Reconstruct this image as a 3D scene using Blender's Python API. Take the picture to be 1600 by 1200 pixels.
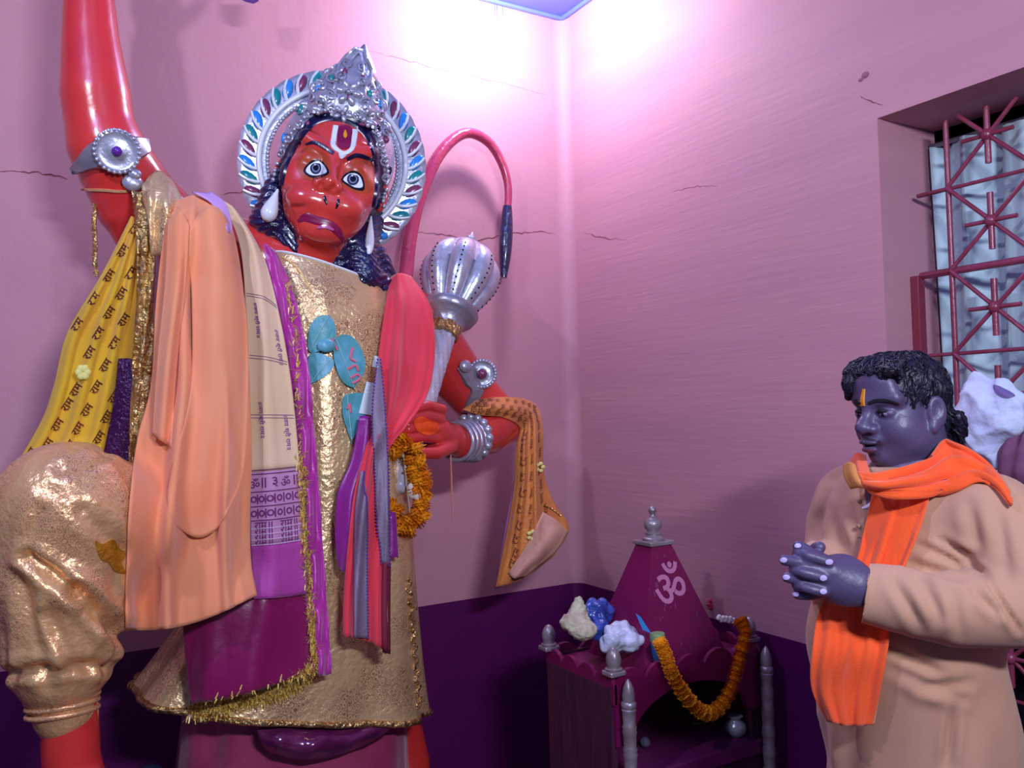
import bpy, bmesh, math, random
import numpy as np
from mathutils import Vector, Matrix, noise
from mathutils.bvhtree import BVHTree
random.seed(7); rng = np.random.RandomState(7)
for o in list(bpy.data.objects): bpy.data.objects.remove(o, do_unlink=True)
SC = bpy.context.scene; COL = SC.collection

# ------------------------------------------------------------------ camera, world, lights, exposure
# World frame: the corner of the room is the z axis; the left wall is y=0 (room at y<0), the right wall is x=0 (room at x<0).
F, PITCH, ROLL, YAW = 1330.0, math.radians(1.76), math.radians(-1.58), math.radians(30.9)
EYE, CORNER_D = 1.53, 3.3
def _axes():
    cp, sp = math.cos(PITCH), math.sin(PITCH)
    fw = np.array([0, cp, sp]); up = np.array([0, -sp, cp]); rt = np.array([1., 0, 0])
    c, s = math.cos(ROLL), math.sin(ROLL)
    return rt*c+up*s, -rt*s+up*c, fw
_U = np.array([math.cos(YAW), math.sin(YAW), 0]); _V = np.array([-math.sin(YAW), math.cos(YAW), 0])
def _rot(v): return np.array([v@_U, v@_V, v[2]])            # view-aligned frame -> room frame
RT, UP, FW = [_rot(v) for v in _axes()]
_c = ((905-800)/F*RT - (908-600)/F*UP + FW)*CORNER_D
CAM = np.array([-_c[0], -_c[1], EYE])
def ray(px, py): return (px-800)/F*RT - (py-600)/F*UP + FW
def P(px, py, d): return CAM + ray(px, py)*d                 # point at depth d on the view axis
def W(px, py, b):                                            # point b metres in front of the left wall
    r = ray(px, py); return CAM + r*((-b-CAM[1])/r[1])
def WR(px, py, a):                                           # point a metres in front of the right wall (negative: behind)
    r = ray(px, py); return CAM + r*((-a-CAM[0])/r[0])
def depth(p): return float((np.asarray(p)-CAM)@FW)
def mpp(p): return depth(p)/F
def OV(x, y, z=0): return np.array([x*_U[0]+y*_U[1], x*_V[0]+y*_V[1], z])   # direction given as (right, forward, up) of the viewer
def nrm(v): v = np.asarray(v, float); return v/np.linalg.norm(v)

cd = bpy.data.cameras.new('camera'); cam = bpy.data.objects.new('camera', cd); COL.objects.link(cam)
cd.sensor_fit = 'HORIZONTAL'; cd.sensor_width = 36; cd.lens = 36*F/1600; cd.clip_start = .02
M = Matrix([[RT[i], UP[i], -FW[i], CAM[i]] for i in range(3)]+[[0, 0, 0, 1]]); cam.matrix_world = M
SC.camera = cam

def lin(c):
    c = [x/255 for x in c]
    return tuple(x/12.92 if x <= .04045 else ((x+.055)/1.055)**2.4 for x in c)+(1,)
wd = bpy.data.worlds.new('world'); SC.world = wd; wd.use_nodes = True
bg = wd.node_tree.nodes['Background']; bg.inputs[0].default_value = (.42, .46, .95, 1); bg.inputs[1].default_value = .18
def light(name, kind, loc, energy, color, size=.1, target=None, size_y=None):
    l = bpy.data.lights.new(name, kind); o = bpy.data.objects.new(name, l); COL.objects.link(o)
    l.energy = energy; l.color = color; o.location = loc
    if kind == 'AREA':
        l.size = size
        if size_y: l.shape = 'RECTANGLE'; l.size_y = size_y
        d = Vector(target)-Vector(loc); o.rotation_euler = d.to_track_quat('-Z', 'Y').to_euler()
    else: l.shadow_soft_size = size
    return o
L_CORNER = (-.42, -.36, 2.95)
light('corner_bulb_light', 'POINT', L_CORNER, 25, (.96, .92, 1), .05)
light('left_bulb_light', 'POINT', (-2.40, -1.70, 2.80), 42, (.80, .84, 1), .04)
light('tube_light', 'AREA', (-1.42, -3.42, 2.32), 42, (.74, .83, 1), .5, (-.95, -.5, 1.2), .10)
vs = SC.view_settings; vs.view_transform = 'Standard'; vs.look = 'None'; vs.exposure = 0.30; vs.gamma = 1.0
vs.use_curve_mapping = False

# ------------------------------------------------------------------ materials
MATS = {}
def mat(name, col, rough=.6, metal=0, col2=None, scale=20, bump=0, bscale=60, spec=.5, detail=3, sheen=0, stretch=(1, 1, 1),
        coat=0, sharp=None, alpha=1, trans=0, kind='NOISE', bdist=.01, emit=None):
    if name in MATS: return MATS[name]
    m = bpy.data.materials.new(name); m.use_nodes = True; nt = m.node_tree; b = nt.nodes['Principled BSDF']
    b.inputs['Base Color'].default_value = lin(col); b.inputs['Roughness'].default_value = rough
    b.inputs['Metallic'].default_value = metal; b.inputs['Specular IOR Level'].default_value = spec
    if sheen: b.inputs['Sheen Weight'].default_value = sheen
    if coat: b.inputs['Coat Weight'].default_value = coat; b.inputs['Coat Roughness'].default_value = .12
    if trans: b.inputs['Transmission Weight'].default_value = trans
    tc = nt.nodes.new('ShaderNodeTexCoord'); mp = nt.nodes.new('ShaderNodeMapping'); mp.inputs['Scale'].default_value = stretch
    nt.links.new(tc.outputs['Object'], mp.inputs['Vector'])
    if col2:
        if kind == 'VORONOI':
            n = nt.nodes.new('ShaderNodeTexVoronoi'); n.inputs['Scale'].default_value = scale; out = n.outputs['Distance']
        elif kind == 'WAVE':
            n = nt.nodes.new('ShaderNodeTexWave'); n.inputs['Scale'].default_value = scale; n.inputs['Distortion'].default_value = 2; out = n.outputs['Fac']
        else:
            n = nt.nodes.new('ShaderNodeTexNoise'); n.inputs['Scale'].default_value = scale; n.inputs['Detail'].default_value = detail; out = n.outputs['Fac']
        nt.links.new(mp.outputs[0], n.inputs['Vector'])
        r = nt.nodes.new('ShaderNodeValToRGB'); lo, hi = sharp or (.3, .7)
        r.color_ramp.elements[0].position = lo; r.color_ramp.elements[1].position = hi
        r.color_ramp.elements[0].color = lin(col); r.color_ramp.elements[1].color = lin(col2)
        nt.links.new(out, r.inputs[0]); nt.links.new(r.outputs[0], b.inputs['Base Color'])
    if bump:
        n2 = nt.nodes.new('ShaderNodeTexNoise'); n2.inputs['Scale'].default_value = bscale; n2.inputs['Detail'].default_value = 4
        nt.links.new(mp.outputs[0], n2.inputs['Vector'])
        bp = nt.nodes.new('ShaderNodeBump'); bp.inputs['Strength'].default_value = bump; bp.inputs['Distance'].default_value = bdist
        nt.links.new(n2.outputs['Fac'], bp.inputs['Height']); nt.links.new(bp.outputs[0], b.inputs['Normal'])
    MATS[name] = m; return m

# ------------------------------------------------------------------ objects
def mesh_from(name, verts, faces, smooth=True):
    me = bpy.data.meshes.new(name); me.from_pydata([tuple(map(float, v)) for v in verts], [], [tuple(map(int, f)) for f in faces])
    if smooth: me.polygons.foreach_set('use_smooth', [True]*len(me.polygons))
    me.update(); return me
def obj(name, me, m=None, parent=None):
    o = bpy.data.objects.new(name, me); COL.objects.link(o)
    if m is not None and me is not None and len(me.materials) == 0:
        for q in (m if isinstance(m, (list, tuple)) else [m]): me.materials.append(q)
    if parent is not None:
        o.parent = parent; o.matrix_parent_inverse = ORIG.get(parent.name, Matrix()).inverted() if parent.type == 'EMPTY' else (BASE.get(parent.name, Matrix())).inverted()
    return o
ORIG, BASE = {}, {}
def thing(name, label, cat, loc, group=None):
    o = bpy.data.objects.new(name, None); COL.objects.link(o); o.location = tuple(float(x) for x in loc); o.empty_display_size = .05
    ORIG[o.name] = Matrix.Translation(Vector(o.location)); return tag(o, label, cat, group)
def tag(o, label, cat, group=None):
    o['label'] = label; o['category'] = cat
    if group: o['group'] = group
    return o
def struct(o): o['kind'] = 'structure'; return o

class MB:
    """collects several shapes of one part into one mesh"""
    def __init__(s): s.v = []; s.f = []
    def add(s, verts, faces):
        k = len(s.v); s.v += [tuple(map(float, v)) for v in verts]; s.f += [tuple(i+k for i in f) for f in faces]; return s
    def box(s, c, h, R=None):
        R = np.eye(3) if R is None else np.asarray(R)
        vs = [np.asarray(c)+R@(np.array([x, y, z])*h) for x in (-1, 1) for y in (-1, 1) for z in (-1, 1)]
        return s.add(vs, [(0, 1, 3, 2), (4, 6, 7, 5), (0, 4, 5, 1), (2, 3, 7, 6), (0, 2, 6, 4), (1, 5, 7, 3)])
    def tube(s, pts, rad, n=10, cap=True, up=None):
        pts = [np.asarray(p, float) for p in pts]; rad = rad if hasattr(rad, '__len__') else [rad]*len(pts)
        vs = []; fs = []; prev = None
        for i, p in enumerate(pts):
            t = nrm(pts[min(i+1, len(pts)-1)]-pts[max(i-1, 0)])
            a = prev if prev is not None else (np.array(up) if up is not None else (np.array([0, 0, 1.]) if abs(t[2]) < .9 else np.array([1., 0, 0])))
            a = nrm(a-t*(a@t)); b = np.cross(t, a); prev = a
            for k in range(n):
                th = 2*math.pi*k/n; vs.append(p+(a*math.cos(th)+b*math.sin(th))*rad[i])
        m = len(pts)
        for i in range(m-1):
            for k in range(n):
                k2 = (k+1) % n; fs.append((i*n+k, i*n+k2, (i+1)*n+k2, (i+1)*n+k))
        if cap: fs.append(tuple(range(n))[::-1]); fs.append(tuple((m-1)*n+k for k in range(n)))
        return s.add(vs, fs)
    def lathe(s, base, axis, prof, n=20, side=None, lobes=0, depth_=0, twist=0, round_=False):
        """prof: list of (t along the axis, radius)"""
        axis = nrm(axis); a = np.array(side, float) if side is not None else (np.array([0, 0, 1.]) if abs(axis[2]) < .9 else np.array([1., 0, 0]))
        a = nrm(a-axis*(a@axis)); b = np.cross(axis, a); base = np.asarray(base, float); vs = []; fs = []
        for t, r in prof:
            for k in range(n):
                th = 2*math.pi*k/n; rr = r
                if lobes:
                    c = abs(math.cos(lobes*(th+twist*t)/2)); rr = r*(1-depth_+depth_*(c**.55 if round_ else c))
                vs.append(base+axis*t+(a*math.cos(th)+b*math.sin(th))*max(rr, 1e-5))
        m = len(prof)
        for i in range(m-1):
            for k in range(n):
                k2 = (k+1) % n; fs.append((i*n+k, i*n+k2, (i+1)*n+k2, (i+1)*n+k))
        fs.append(tuple(range(n))[::-1]); fs.append(tuple((m-1)*n+k for k in range(n)))
        return s.add(vs, fs)
    def ball(s, c, r, R=None, nu=10, nv=7):
        R = np.eye(3) if R is None else np.asarray(R); r = np.ones(3)*r; c = np.asarray(c, float); vs = [c+R@(np.array([0, 0, 1])*r)]; fs = []
        for j in range(1, nv):
            ph = math.pi*j/nv
            for i in range(nu):
                th = 2*math.pi*i/nu; vs.append(c+R@(np.array([math.sin(ph)*math.cos(th), math.sin(ph)*math.sin(th), math.cos(ph)])*r))
        vs.append(c-R@(np.array([0, 0, 1])*r)); L = len(vs)-1
        for i in range(nu):
            i2 = (i+1) % nu; fs.append((0, 1+i, 1+i2)); fs.append((L, 1+(nv-2)*nu+i2, 1+(nv-2)*nu+i))
            for j in range(nv-2): fs.append((1+j*nu+i, 1+(j+1)*nu+i, 1+(j+1)*nu+i2, 1+j*nu+i2))
        return s.add(vs, fs)
    def plate(s, outline, normal, th):
        """a flat polygon (list of 3d points) with thickness, extruded against the normal"""
        n = nrm(normal); k = len(outline); o = [np.asarray(p, float) for p in outline]
        return s.add(o+[p-n*th for p in o], [tuple(range(k)), tuple(range(2*k-1, k-1, -1))]+[(i, k+i, k+(i+1) % k, (i+1) % k) for i in range(k)])
    def obj(s, name, m, parent=None, smooth=True, bevel=0):
        me = mesh_from(name, s.v, s.f, smooth)
        if smooth:
            try: me.set_sharp_from_angle(angle=math.radians(50))
            except Exception: pass
        o = obj(name, me, m, parent)
        if bevel:
            bv = o.modifiers.new('bevel', 'BEVEL'); bv.width = bevel; bv.segments = 2; bv.limit_method = 'ANGLE'
        return o

def catmull(pts, n, closed=False):
    p = np.asarray(pts, float); k = len(p)
    if k == 1: return np.repeat(p, n+1, 0)
    out = []
    for i in range(n+1):
        t = i/n*(k if closed else k-1); j = int(min(math.floor(t), (k if closed else k-1)-1)); u = t-j
        g = (lambda q: p[q % k]) if closed else (lambda q: p[min(max(q, 0), k-1)])
        p0, p1, p2, p3 = g(j-1), g(j), g(j+1), g(j+2)
        if not closed:
            if j == 0: p0 = 2*p1-p2
            if j == k-2: p3 = 2*p2-p1
        out.append(.5*(2*p1+(-p0+p2)*u+(2*p0-5*p1+4*p2-p3)*u*u+(-p0+3*p1-3*p2+p3)*u**3))
    return np.array(out)

# ------------------------------------------------------------------ soft bodies: signed distances and a surface net
class SDF:
    def __init__(s, lo, hi, h):
        s.lo = np.asarray(lo, float); s.h = h; s.n = np.ceil((np.asarray(hi)-s.lo)/h).astype(int)+1
        s.g = np.full(tuple(s.n), .08, np.float32)
    def _win(s, lo, hi, pad):
        a = np.clip(np.floor((lo-pad-s.lo)/s.h).astype(int), 0, s.n); b = np.clip(np.ceil((hi+pad-s.lo)/s.h).astype(int)+1, 0, s.n)
        if np.any(b-a < 1): return None, None
        ax = [(s.lo[i]+s.h*np.arange(a[i], b[i])).astype(np.float32) for i in range(3)]
        X, Y, Z = np.meshgrid(*ax, indexing='ij'); return (slice(a[0], b[0]), slice(a[1], b[1]), slice(a[2], b[2])), (X, Y, Z)
    def _mix(s, sl, d, k, op):
        g = s.g[sl]
        if op == 'add':
            if k > 0: h = np.maximum(k-np.abs(g-d), 0)/k; r = np.minimum(g, d)-h*h*k*.25
            else: r = np.minimum(g, d)
        else:
            d = -d
            if k > 0: h = np.maximum(k-np.abs(g-d), 0)/k; r = np.maximum(g, d)+h*h*k*.25
            else: r = np.maximum(g, d)
        s.g[sl] = r
    def cone(s, a, b, ra, rb, k=.02, op='add', flat=None):
        """a tapered limb; flat=(axis, factor) squashes it along an axis"""
        a = np.asarray(a, float); b = np.asarray(b, float); R = max(ra, rb)
        if flat: R *= max(1, flat[1])
        sl, G = s._win(np.minimum(a, b)-R, np.maximum(a, b)+R, k+2*s.h)
        if sl is None: return s
        ab = b-a; L = float(ab@ab)+1e-12; q = [G[i]-a[i] for i in range(3)]
        t = np.clip((q[0]*ab[0]+q[1]*ab[1]+q[2]*ab[2])/L, 0, 1); e = [q[i]-t*ab[i] for i in range(3)]
        if flat:
            n = nrm(flat[0]); w = e[0]*n[0]+e[1]*n[1]+e[2]*n[2]; c = 1/flat[1]-1; e = [e[i]+w*n[i]*c for i in range(3)]
        d = np.sqrt(e[0]**2+e[1]**2+e[2]**2)-(ra+(rb-ra)*t); s._mix(sl, d.astype(np.float32), k, op); return s
    def chain(s, pts, rads, k=.02, op='add', flat=None):
        """a limb through several points: its pieces join without bulges, then blend into the rest"""
        pts = [np.asarray(p, float) for p in pts]; R = max(rads)*(max(1, flat[1]) if flat else 1)
        sl, G = s._win(np.min(pts, 0)-R, np.max(pts, 0)+R, k+2*s.h)
        if sl is None: return s
        D = None
        for a, b, ra, rb in zip(pts[:-1], pts[1:], rads[:-1], rads[1:]):
            ab = b-a; L = float(ab@ab)+1e-12; q = [G[i]-a[i] for i in range(3)]
            t = np.clip((q[0]*ab[0]+q[1]*ab[1]+q[2]*ab[2])/L, 0, 1); e = [q[i]-t*ab[i] for i in range(3)]
            if flat:
                n = nrm(flat[0]); w = e[0]*n[0]+e[1]*n[1]+e[2]*n[2]; c = 1/flat[1]-1; e = [e[i]+w*n[i]*c for i in range(3)]
            d = np.sqrt(e[0]**2+e[1]**2+e[2]**2)-(ra+(rb-ra)*t); D = d if D is None else np.minimum(D, d)
        s._mix(sl, D.astype(np.float32), k, op); return s
    def ell(s, c, r, R=None, k=.02, op='add'):
        c = np.asarray(c, float); r = np.ones(3)*np.asarray(r, float); R = np.eye(3) if R is None else np.asarray(R, float)
        e = np.sqrt(((R*r)**2).sum(1)); sl, G = s._win(c-e, c+e, k+2*s.h)
        if sl is None: return s
        q = [G[i]-c[i] for i in range(3)]; l = [q[0]*R[0, j]+q[1]*R[1, j]+q[2]*R[2, j] for j in range(3)]
        k0 = np.sqrt(sum((l[j]/r[j])**2 for j in range(3))); k1 = np.sqrt(sum((l[j]/r[j]**2)**2 for j in range(3)))+1e-9
        s._mix(sl, (k0*(k0-1)/k1).astype(np.float32), k, op); return s
    def cut(s, p, n, k=.0):
        """keep the side against the normal"""
        n = nrm(n); X, Y, Z = np.meshgrid(*[(s.lo[i]+s.h*np.arange(s.n[i])).astype(np.float32) for i in range(3)], indexing='ij', sparse=True)
        d = (X-p[0])*n[0]+(Y-p[1])*n[1]+(Z-p[2])*n[2]; s.g = np.maximum(s.g, d.astype(np.float32)); return s
    def net(s):
        g = s.g; ins = g < 0; n0, n1, n2 = g.shape
        c = np.zeros((n0-1, n1-1, n2-1), np.uint8)
        for i in (0, 1):
            for j in (0, 1):
                for k in (0, 1): c += ins[i:n0-1+i, j:n1-1+j, k:n2-1+k]
        I, J, K = np.nonzero((c > 0) & (c < 8)); idx = np.full(c.shape, -1, np.int32); idx[I, J, K] = np.arange(len(I))
        acc = np.zeros((len(I), 3)); cnt = np.zeros(len(I)); cr = [(i, j, k) for i in (0, 1) for j in (0, 1) for k in (0, 1)]
        for a in cr:
            for ax in range(3):
                if a[ax]: continue
                b = list(a); b[ax] = 1
                va = g[I+a[0], J+a[1], K+a[2]]; vb = g[I+b[0], J+b[1], K+b[2]]; m = (va < 0) != (vb < 0)
                t = np.where(m, va/np.where(va == vb, 1, va-vb), 0)
                for q in range(3): acc[:, q] += np.where(m, a[q]+(t if q == ax else 0), 0)
                cnt += m
        v = s.lo+(np.stack([I, J, K], 1)+acc/cnt[:, None])*s.h; fs = []
        for ax in range(3):
            sl0 = [slice(None)]*3; sl1 = [slice(None)]*3; sl0[ax] = slice(0, -1); sl1[ax] = slice(1, None)
            A, B = ins[tuple(sl0)], ins[tuple(sl1)]; e = np.argwhere(A != B); o1, o2 = [(1, 2), (2, 0), (0, 1)][ax]
            ok = (e[:, o1] > 0) & (e[:, o2] > 0) & (e[:, o1] < g.shape[o1]-1) & (e[:, o2] < g.shape[o2]-1); e = e[ok]
            def cell(d1, d2):
                q = e.copy(); q[:, o1] -= d1; q[:, o2] -= d2; return idx[q[:, 0], q[:, 1], q[:, 2]]
            Q = np.stack([cell(1, 1), cell(0, 1), cell(0, 0), cell(1, 0)], 1); fl = ~A[e[:, 0], e[:, 1], e[:, 2]]
            Q[fl] = Q[fl][:, ::-1]; fs.append(Q)
        return v, np.concatenate(fs)
def fast_mesh(name, v, q):
    me = bpy.data.meshes.new(name); n = len(q); me.vertices.add(len(v)); me.vertices.foreach_set('co', np.asarray(v, np.float32).ravel())
    me.loops.add(n*4); me.loops.foreach_set('vertex_index', np.asarray(q, np.int32).ravel())
    me.polygons.add(n); me.polygons.foreach_set('loop_start', np.arange(0, n*4, 4, dtype=np.int32))
    me.polygons.foreach_set('use_smooth', np.ones(n, bool)); me.update(calc_edges=True); me.validate(); return me
def relax(v, q, it=1, lam=.5):
    e = np.concatenate([q[:, [0, 1]], q[:, [1, 2]], q[:, [2, 3]], q[:, [3, 0]]]); a = np.concatenate([e[:, 0], e[:, 1]]); b = np.concatenate([e[:, 1], e[:, 0]])
    for _ in range(it):
        s = np.zeros_like(v); c = np.bincount(a, minlength=len(v)).astype(float)
        for k in range(3): s[:, k] = np.bincount(a, v[b, k], minlength=len(v))
        v = v+lam*(s/np.maximum(c, 1)[:, None]-v)
    return v
def normals(v, q):
    n = np.cross(v[q[:, 2]]-v[q[:, 0]], v[q[:, 3]]-v[q[:, 1]]); o = np.zeros_like(v)
    for k in range(4):
        for c in range(3): o[:, c] += np.bincount(q[:, k], n[:, c], minlength=len(v))
    return o/(np.linalg.norm(o, axis=1, keepdims=True)+1e-12)
def bvh(v, f): return BVHTree.FromPolygons([tuple(map(float, x)) for x in v], [tuple(map(int, x)) for x in f])

# ------------------------------------------------------------------ cloth laid over things
class Cloth:
    def __init__(s, G): s.G = G; s.nv, s.nu = G.shape[0]-1, G.shape[1]-1; s.normals_()
    def normals_(s):
        G = s.G; du = np.gradient(G, axis=1); dv = np.gradient(G, axis=0); n = np.cross(du, dv); n /= np.linalg.norm(n, axis=2, keepdims=True)+1e-12
        f = np.sign(((CAM-G)*n).sum(2)).sum(); s.N = n*(1 if f >= 0 else -1)
    def at(s, u, v, lift=0):
        u = min(max(u, 0), 1)*s.nu; v = min(max(v, 0), 1)*s.nv; i = min(int(u), s.nu-1); j = min(int(v), s.nv-1); a, b = u-i, v-j
        g = lambda A: A[j, i]*(1-a)*(1-b)+A[j, i+1]*a*(1-b)+A[j+1, i]*(1-a)*b+A[j+1, i+1]*a*b
        return g(s.G)+g(s.N)*lift
    def faces(s):
        n = s.nu+1; return [(j*n+i, j*n+i+1, (j+1)*n+i+1, (j+1)*n+i) for j in range(s.nv) for i in range(s.nu)]
    def bvh(s): return bvh(s.G.reshape(-1, 3), s.faces())
    def obj(s, name, m, parent=None, th=.004):
        me = mesh_from(name, s.G.reshape(-1, 3), s.faces()); o = obj(name, me, m, parent)
        sd = o.modifiers.new('thickness', 'SOLIDIFY'); sd.thickness = th; sd.offset = 0; return o
def blur(t):
    p = np.pad(t, 1, mode='edge'); return (p[1:-1, 1:-1]*2+p[:-2, 1:-1]+p[2:, 1:-1]+p[1:-1, :-2]+p[1:-1, 2:])/6
def drape(rows, place=W, nu=24, nv=40, folds=(), layers=(), clear=.007, smooth=6, rough=0, rscale=9, seed=0):
    """rows: from the top edge down, each a list of (px, py, q); folds: (amplitude, cycles across, phase, slant, from v)"""
    g = np.array([catmull(r, nu) for r in rows]); g = np.stack([catmull(g[:, i], nv) for i in range(nu+1)], 1)
    D = np.array([[ray(*g[j, i, :2]) for i in range(nu+1)] for j in range(nv+1)])
    pts = np.array([[place(*g[j, i]) for i in range(nu+1)] for j in range(nv+1)]); t = ((pts-CAM)*D).sum(2)/(D*D).sum(2)
    uu, vv = np.meshgrid(np.linspace(0, 1, nu+1), np.linspace(0, 1, nv+1))
    rip = np.zeros_like(t)
    for a, fr, ph, sl, v0 in folds: rip += a*np.sin(2*np.pi*(fr*uu+sl*vv)+ph)*np.clip((vv-v0)*4+.15, 0, 1)
    if rough:
        for j in range(nv+1):
            for i in range(nu+1):
                p = pts[j, i]*rscale; rip[j, i] += rough*noise.noise(Vector((p[0]*1.6+seed, p[1]*1.6, p[2]*.6)))
    lim = np.full_like(t, 1e9); c = Vector(CAM)
    for L in layers:
        for j in range(nv+1):
            for i in range(nu+1):
                d = Vector(D[j, i]); ln = d.length; h = L.ray_cast(c, d/ln)
                if h[0] is not None: lim[j, i] = min(lim[j, i], h[3]/ln-clear)
    t = np.minimum(t, lim)
    for _ in range(smooth): t = np.minimum(blur(t), lim)
    t = np.minimum(t-np.abs(rip)-rip if False else t+np.minimum(rip, 0)*1.6+np.maximum(rip, 0)*.4, lim)
    return Cloth(CAM+D*t[..., None])
_txt = {}
def text_shape(s):
    """flat outline of a word as triangles, one unit high, centred"""
    if s in _txt: return _txt[s]
    c = bpy.data.curves.new('word', 'FONT'); c.body = s; c.resolution_u = 2; c.offset = .012; o = bpy.data.objects.new('word', c); COL.objects.link(o)
    me = bpy.data.meshes.new_from_object(o.evaluated_get(bpy.context.evaluated_depsgraph_get()))
    v = np.array([x.co[:2] for x in me.vertices]); f = [tuple(p.vertices) for p in me.polygons]
    bpy.data.objects.remove(o); bpy.data.meshes.remove(me); bpy.data.curves.remove(c)
    v -= (v.max(0)+v.min(0))/2; v /= (v[:, 1].max()-v[:, 1].min()); _txt[s] = (v, f); return v, f
def stamp_px(mb, tree, word, px, py, h, ang, lift=.004):
    """print a word on a cloth: centre, height and turn as seen in the photograph, laid on the cloth's own surface"""
    tv, tf = text_shape(word); c, s = math.cos(ang), math.sin(ang); out = []
    for x, y in tv:
        d = Vector(ray(px+(x*c-y*s)*h, py-(x*s+y*c)*h)); d.normalize(); r = tree.ray_cast(Vector(CAM), d)
        if r[0] is None: return False
        out.append(np.array(r[0])-np.array(d)*lift)
    mb.add(out, tf); return True
def stamp(mb, cl, word, u, v, h, ang=0, lift=.0035, flip=1):
    """print a word on a cloth at (u,v); h metres high; ang is the turn of its baseline from the cloth's across direction"""
    tv, tf = text_shape(word); p0 = cl.at(u, v); e = .02
    au = np.linalg.norm(cl.at(u+e, v)-cl.at(u-e, v))/(2*e) + 1e-6; av = np.linalg.norm(cl.at(u, v+e)-cl.at(u, v-e))/(2*e) + 1e-6
    c, s = math.cos(ang), math.sin(ang); out = []
    for x, y in tv:
        X = (x*c-y*s)*h*flip; Y = (x*s+y*c)*h; out.append(cl.at(u+X/au, v-Y/av, lift))
    mb.add(out, tf)
# ------------------------------------------------------------------ the room
CEIL, DADO, XL, YN = 3.07, .858, -4.2, -4.6
m_wall = mat('salmon_wall_paint', (196, 139, 150), .62, 0, (188, 131, 147), 2.2, .22, 38, .35, bdist=.006)
m_wall2 = mat('salmon_wall_paint_rough', (196, 139, 150), .62, 0, (188, 131, 147), 2.2, .22, 14, .35, stretch=(1, .35, 5), bdist=.005)
m_dado = mat('dark_magenta_dado_paint', (92, 14, 84), .42, 0, (80, 10, 78), 3, .15, 40, .4)
m_ceil = mat('pale_blue_ceiling_paint', (96, 118, 214), .5, 0, (90, 110, 206), 3, .1, 30)
m_floor = mat('dark_red_floor', (90, 40, 48), .35, 0, (70, 34, 44), 6, .1, 30)
m_crack = mat('wall_crack', (134, 70, 84), .9)
m_dark = mat('night_backing_dark', (34, 20, 42), .8)  # colour of the added backing box, standing for the darkness of night
b = MB(); b.box((XL/2, .06, (CEIL+DADO)/2), (-XL/2, .06, (CEIL-DADO)/2)); wl = struct(b.obj('wall_left', m_wall, None, False))
b = MB(); b.box((XL/2, .058, DADO/2), (-XL/2, .061, DADO/2)); b.obj('dado', m_dado, wl, False)
S1, S2, ZT, ZB, TH = 1.376, 2.55, 2.245, .28, .24
b = MB()
b.box((TH/2, -S1/2+.06, (CEIL+DADO)/2), (TH/2, S1/2+.06, (CEIL-DADO)/2))
b.box((TH/2, -(S1+S2)/2, (CEIL+ZT)/2), (TH/2, (S2-S1)/2, (CEIL-ZT)/2))
b.box((TH/2, (YN-S2)/2, (CEIL+DADO)/2), (TH/2, (-YN-S2)/2, (CEIL-DADO)/2))
wr = b.obj('wall_right', m_wall2, None, False); struct(wr)
b = MB()
b.box((TH/2-.002, -S1/2+.06, DADO/2), (TH/2, S1/2+.06, DADO/2)); b.box((TH/2-.002, (YN-S2)/2, DADO/2), (TH/2, (-YN-S2)/2, DADO/2))
b.box((TH/2-.002, -(S1+S2)/2, ZB/2), (TH/2, (S2-S1)/2, ZB/2)); b.obj('dado', m_dado, wr, False)
# coved corner
for nm, z0, z1, m in (('trim_1', DADO, CEIL, m_wall), ('trim_2', 0, DADO, m_dado)):
    r = .05; vs = []; fs = []; n = 10
    for k in range(n+1):
        th = math.pi/2*k/n; x = -r+r*math.sin(th); y = -r+r*math.cos(th)
        vs += [(x, y, z0), (x, y, z1)]
    vs += [(.02, .02, z0), (.02, .02, z1)]
    for k in range(n): fs.append((2*k, 2*k+2, 2*k+3, 2*k+1))
    c = 2*n+2; fs += [(2*n, c, c+1, 2*n+1), (c, 0, 1, c+1)]; fs += [tuple([2*k for k in range(n, -1, -1)]+[c]), tuple([2*k+1 for k in range(n+1)]+[c+1])]
    bb = MB().add(vs, fs); struct(bb.obj(nm, m))
b = MB(); b.box((XL/2, YN/2, CEIL+.05), (-XL/2+.2, -YN/2+.2, .05)); struct(b.obj('ceiling', m_ceil, None, False))
b = MB(); b.box((XL/2, YN/2, -.05), (-XL/2+.3, -YN/2+.3, .05)); struct(b.obj('floor', m_floor, None, False))
# rounded junction of ceiling and walls in the ceiling's blue, with two drips of paint
b = MB(); b.tube([(XL, -.005, CEIL), (-.06, -.005, CEIL), (-.012, -.012, CEIL-.004), (-.005, -.06, CEIL), (-.005, YN, CEIL)], .012, 10); struct(b.obj('trim_3', m_ceil))
b = MB()
for x, l in ((-.30, .05), (-.275, .04), (-.31, .03)): b.tube([(x, -.004, CEIL), (x, -.003, CEIL-.02-l)], [.003, .001], 6)
o = struct(b.obj('trim_4', m_ceil))
def crack(pl, place, par, w=.0022):
    pts = []; 
    for i in range(len(pl)-1):
        for t in np.linspace(0, 1, 9)[:-1]:
            x = pl[i][0]+(pl[i+1][0]-pl[i][0])*t; y = pl[i][1]+(pl[i+1][1]-pl[i][1])*t; pts.append(place(x, y+random.uniform(-1.8, 1.8), 0))
    b = MB(); b.tube(pts, [w*random.uniform(.3, 1)*math.sin(math.pi*(i+.6)/(len(pts)+.2))**.4 for i in range(len(pts))], 5); b.obj('crack', m_crack, par)
for pl, w in (([(640, 362), (690, 367), (740, 376), (800, 365), (840, 362), (872, 366)], .0026), ([(575, 80), (650, 98), (700, 112), (760, 125), (866, 150)], .0014),
              ([(0, 268), (60, 270), (112, 280)], .003), ([(345, 305), (375, 300), (400, 298)], .002)): crack(pl, W, wl, w)
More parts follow.
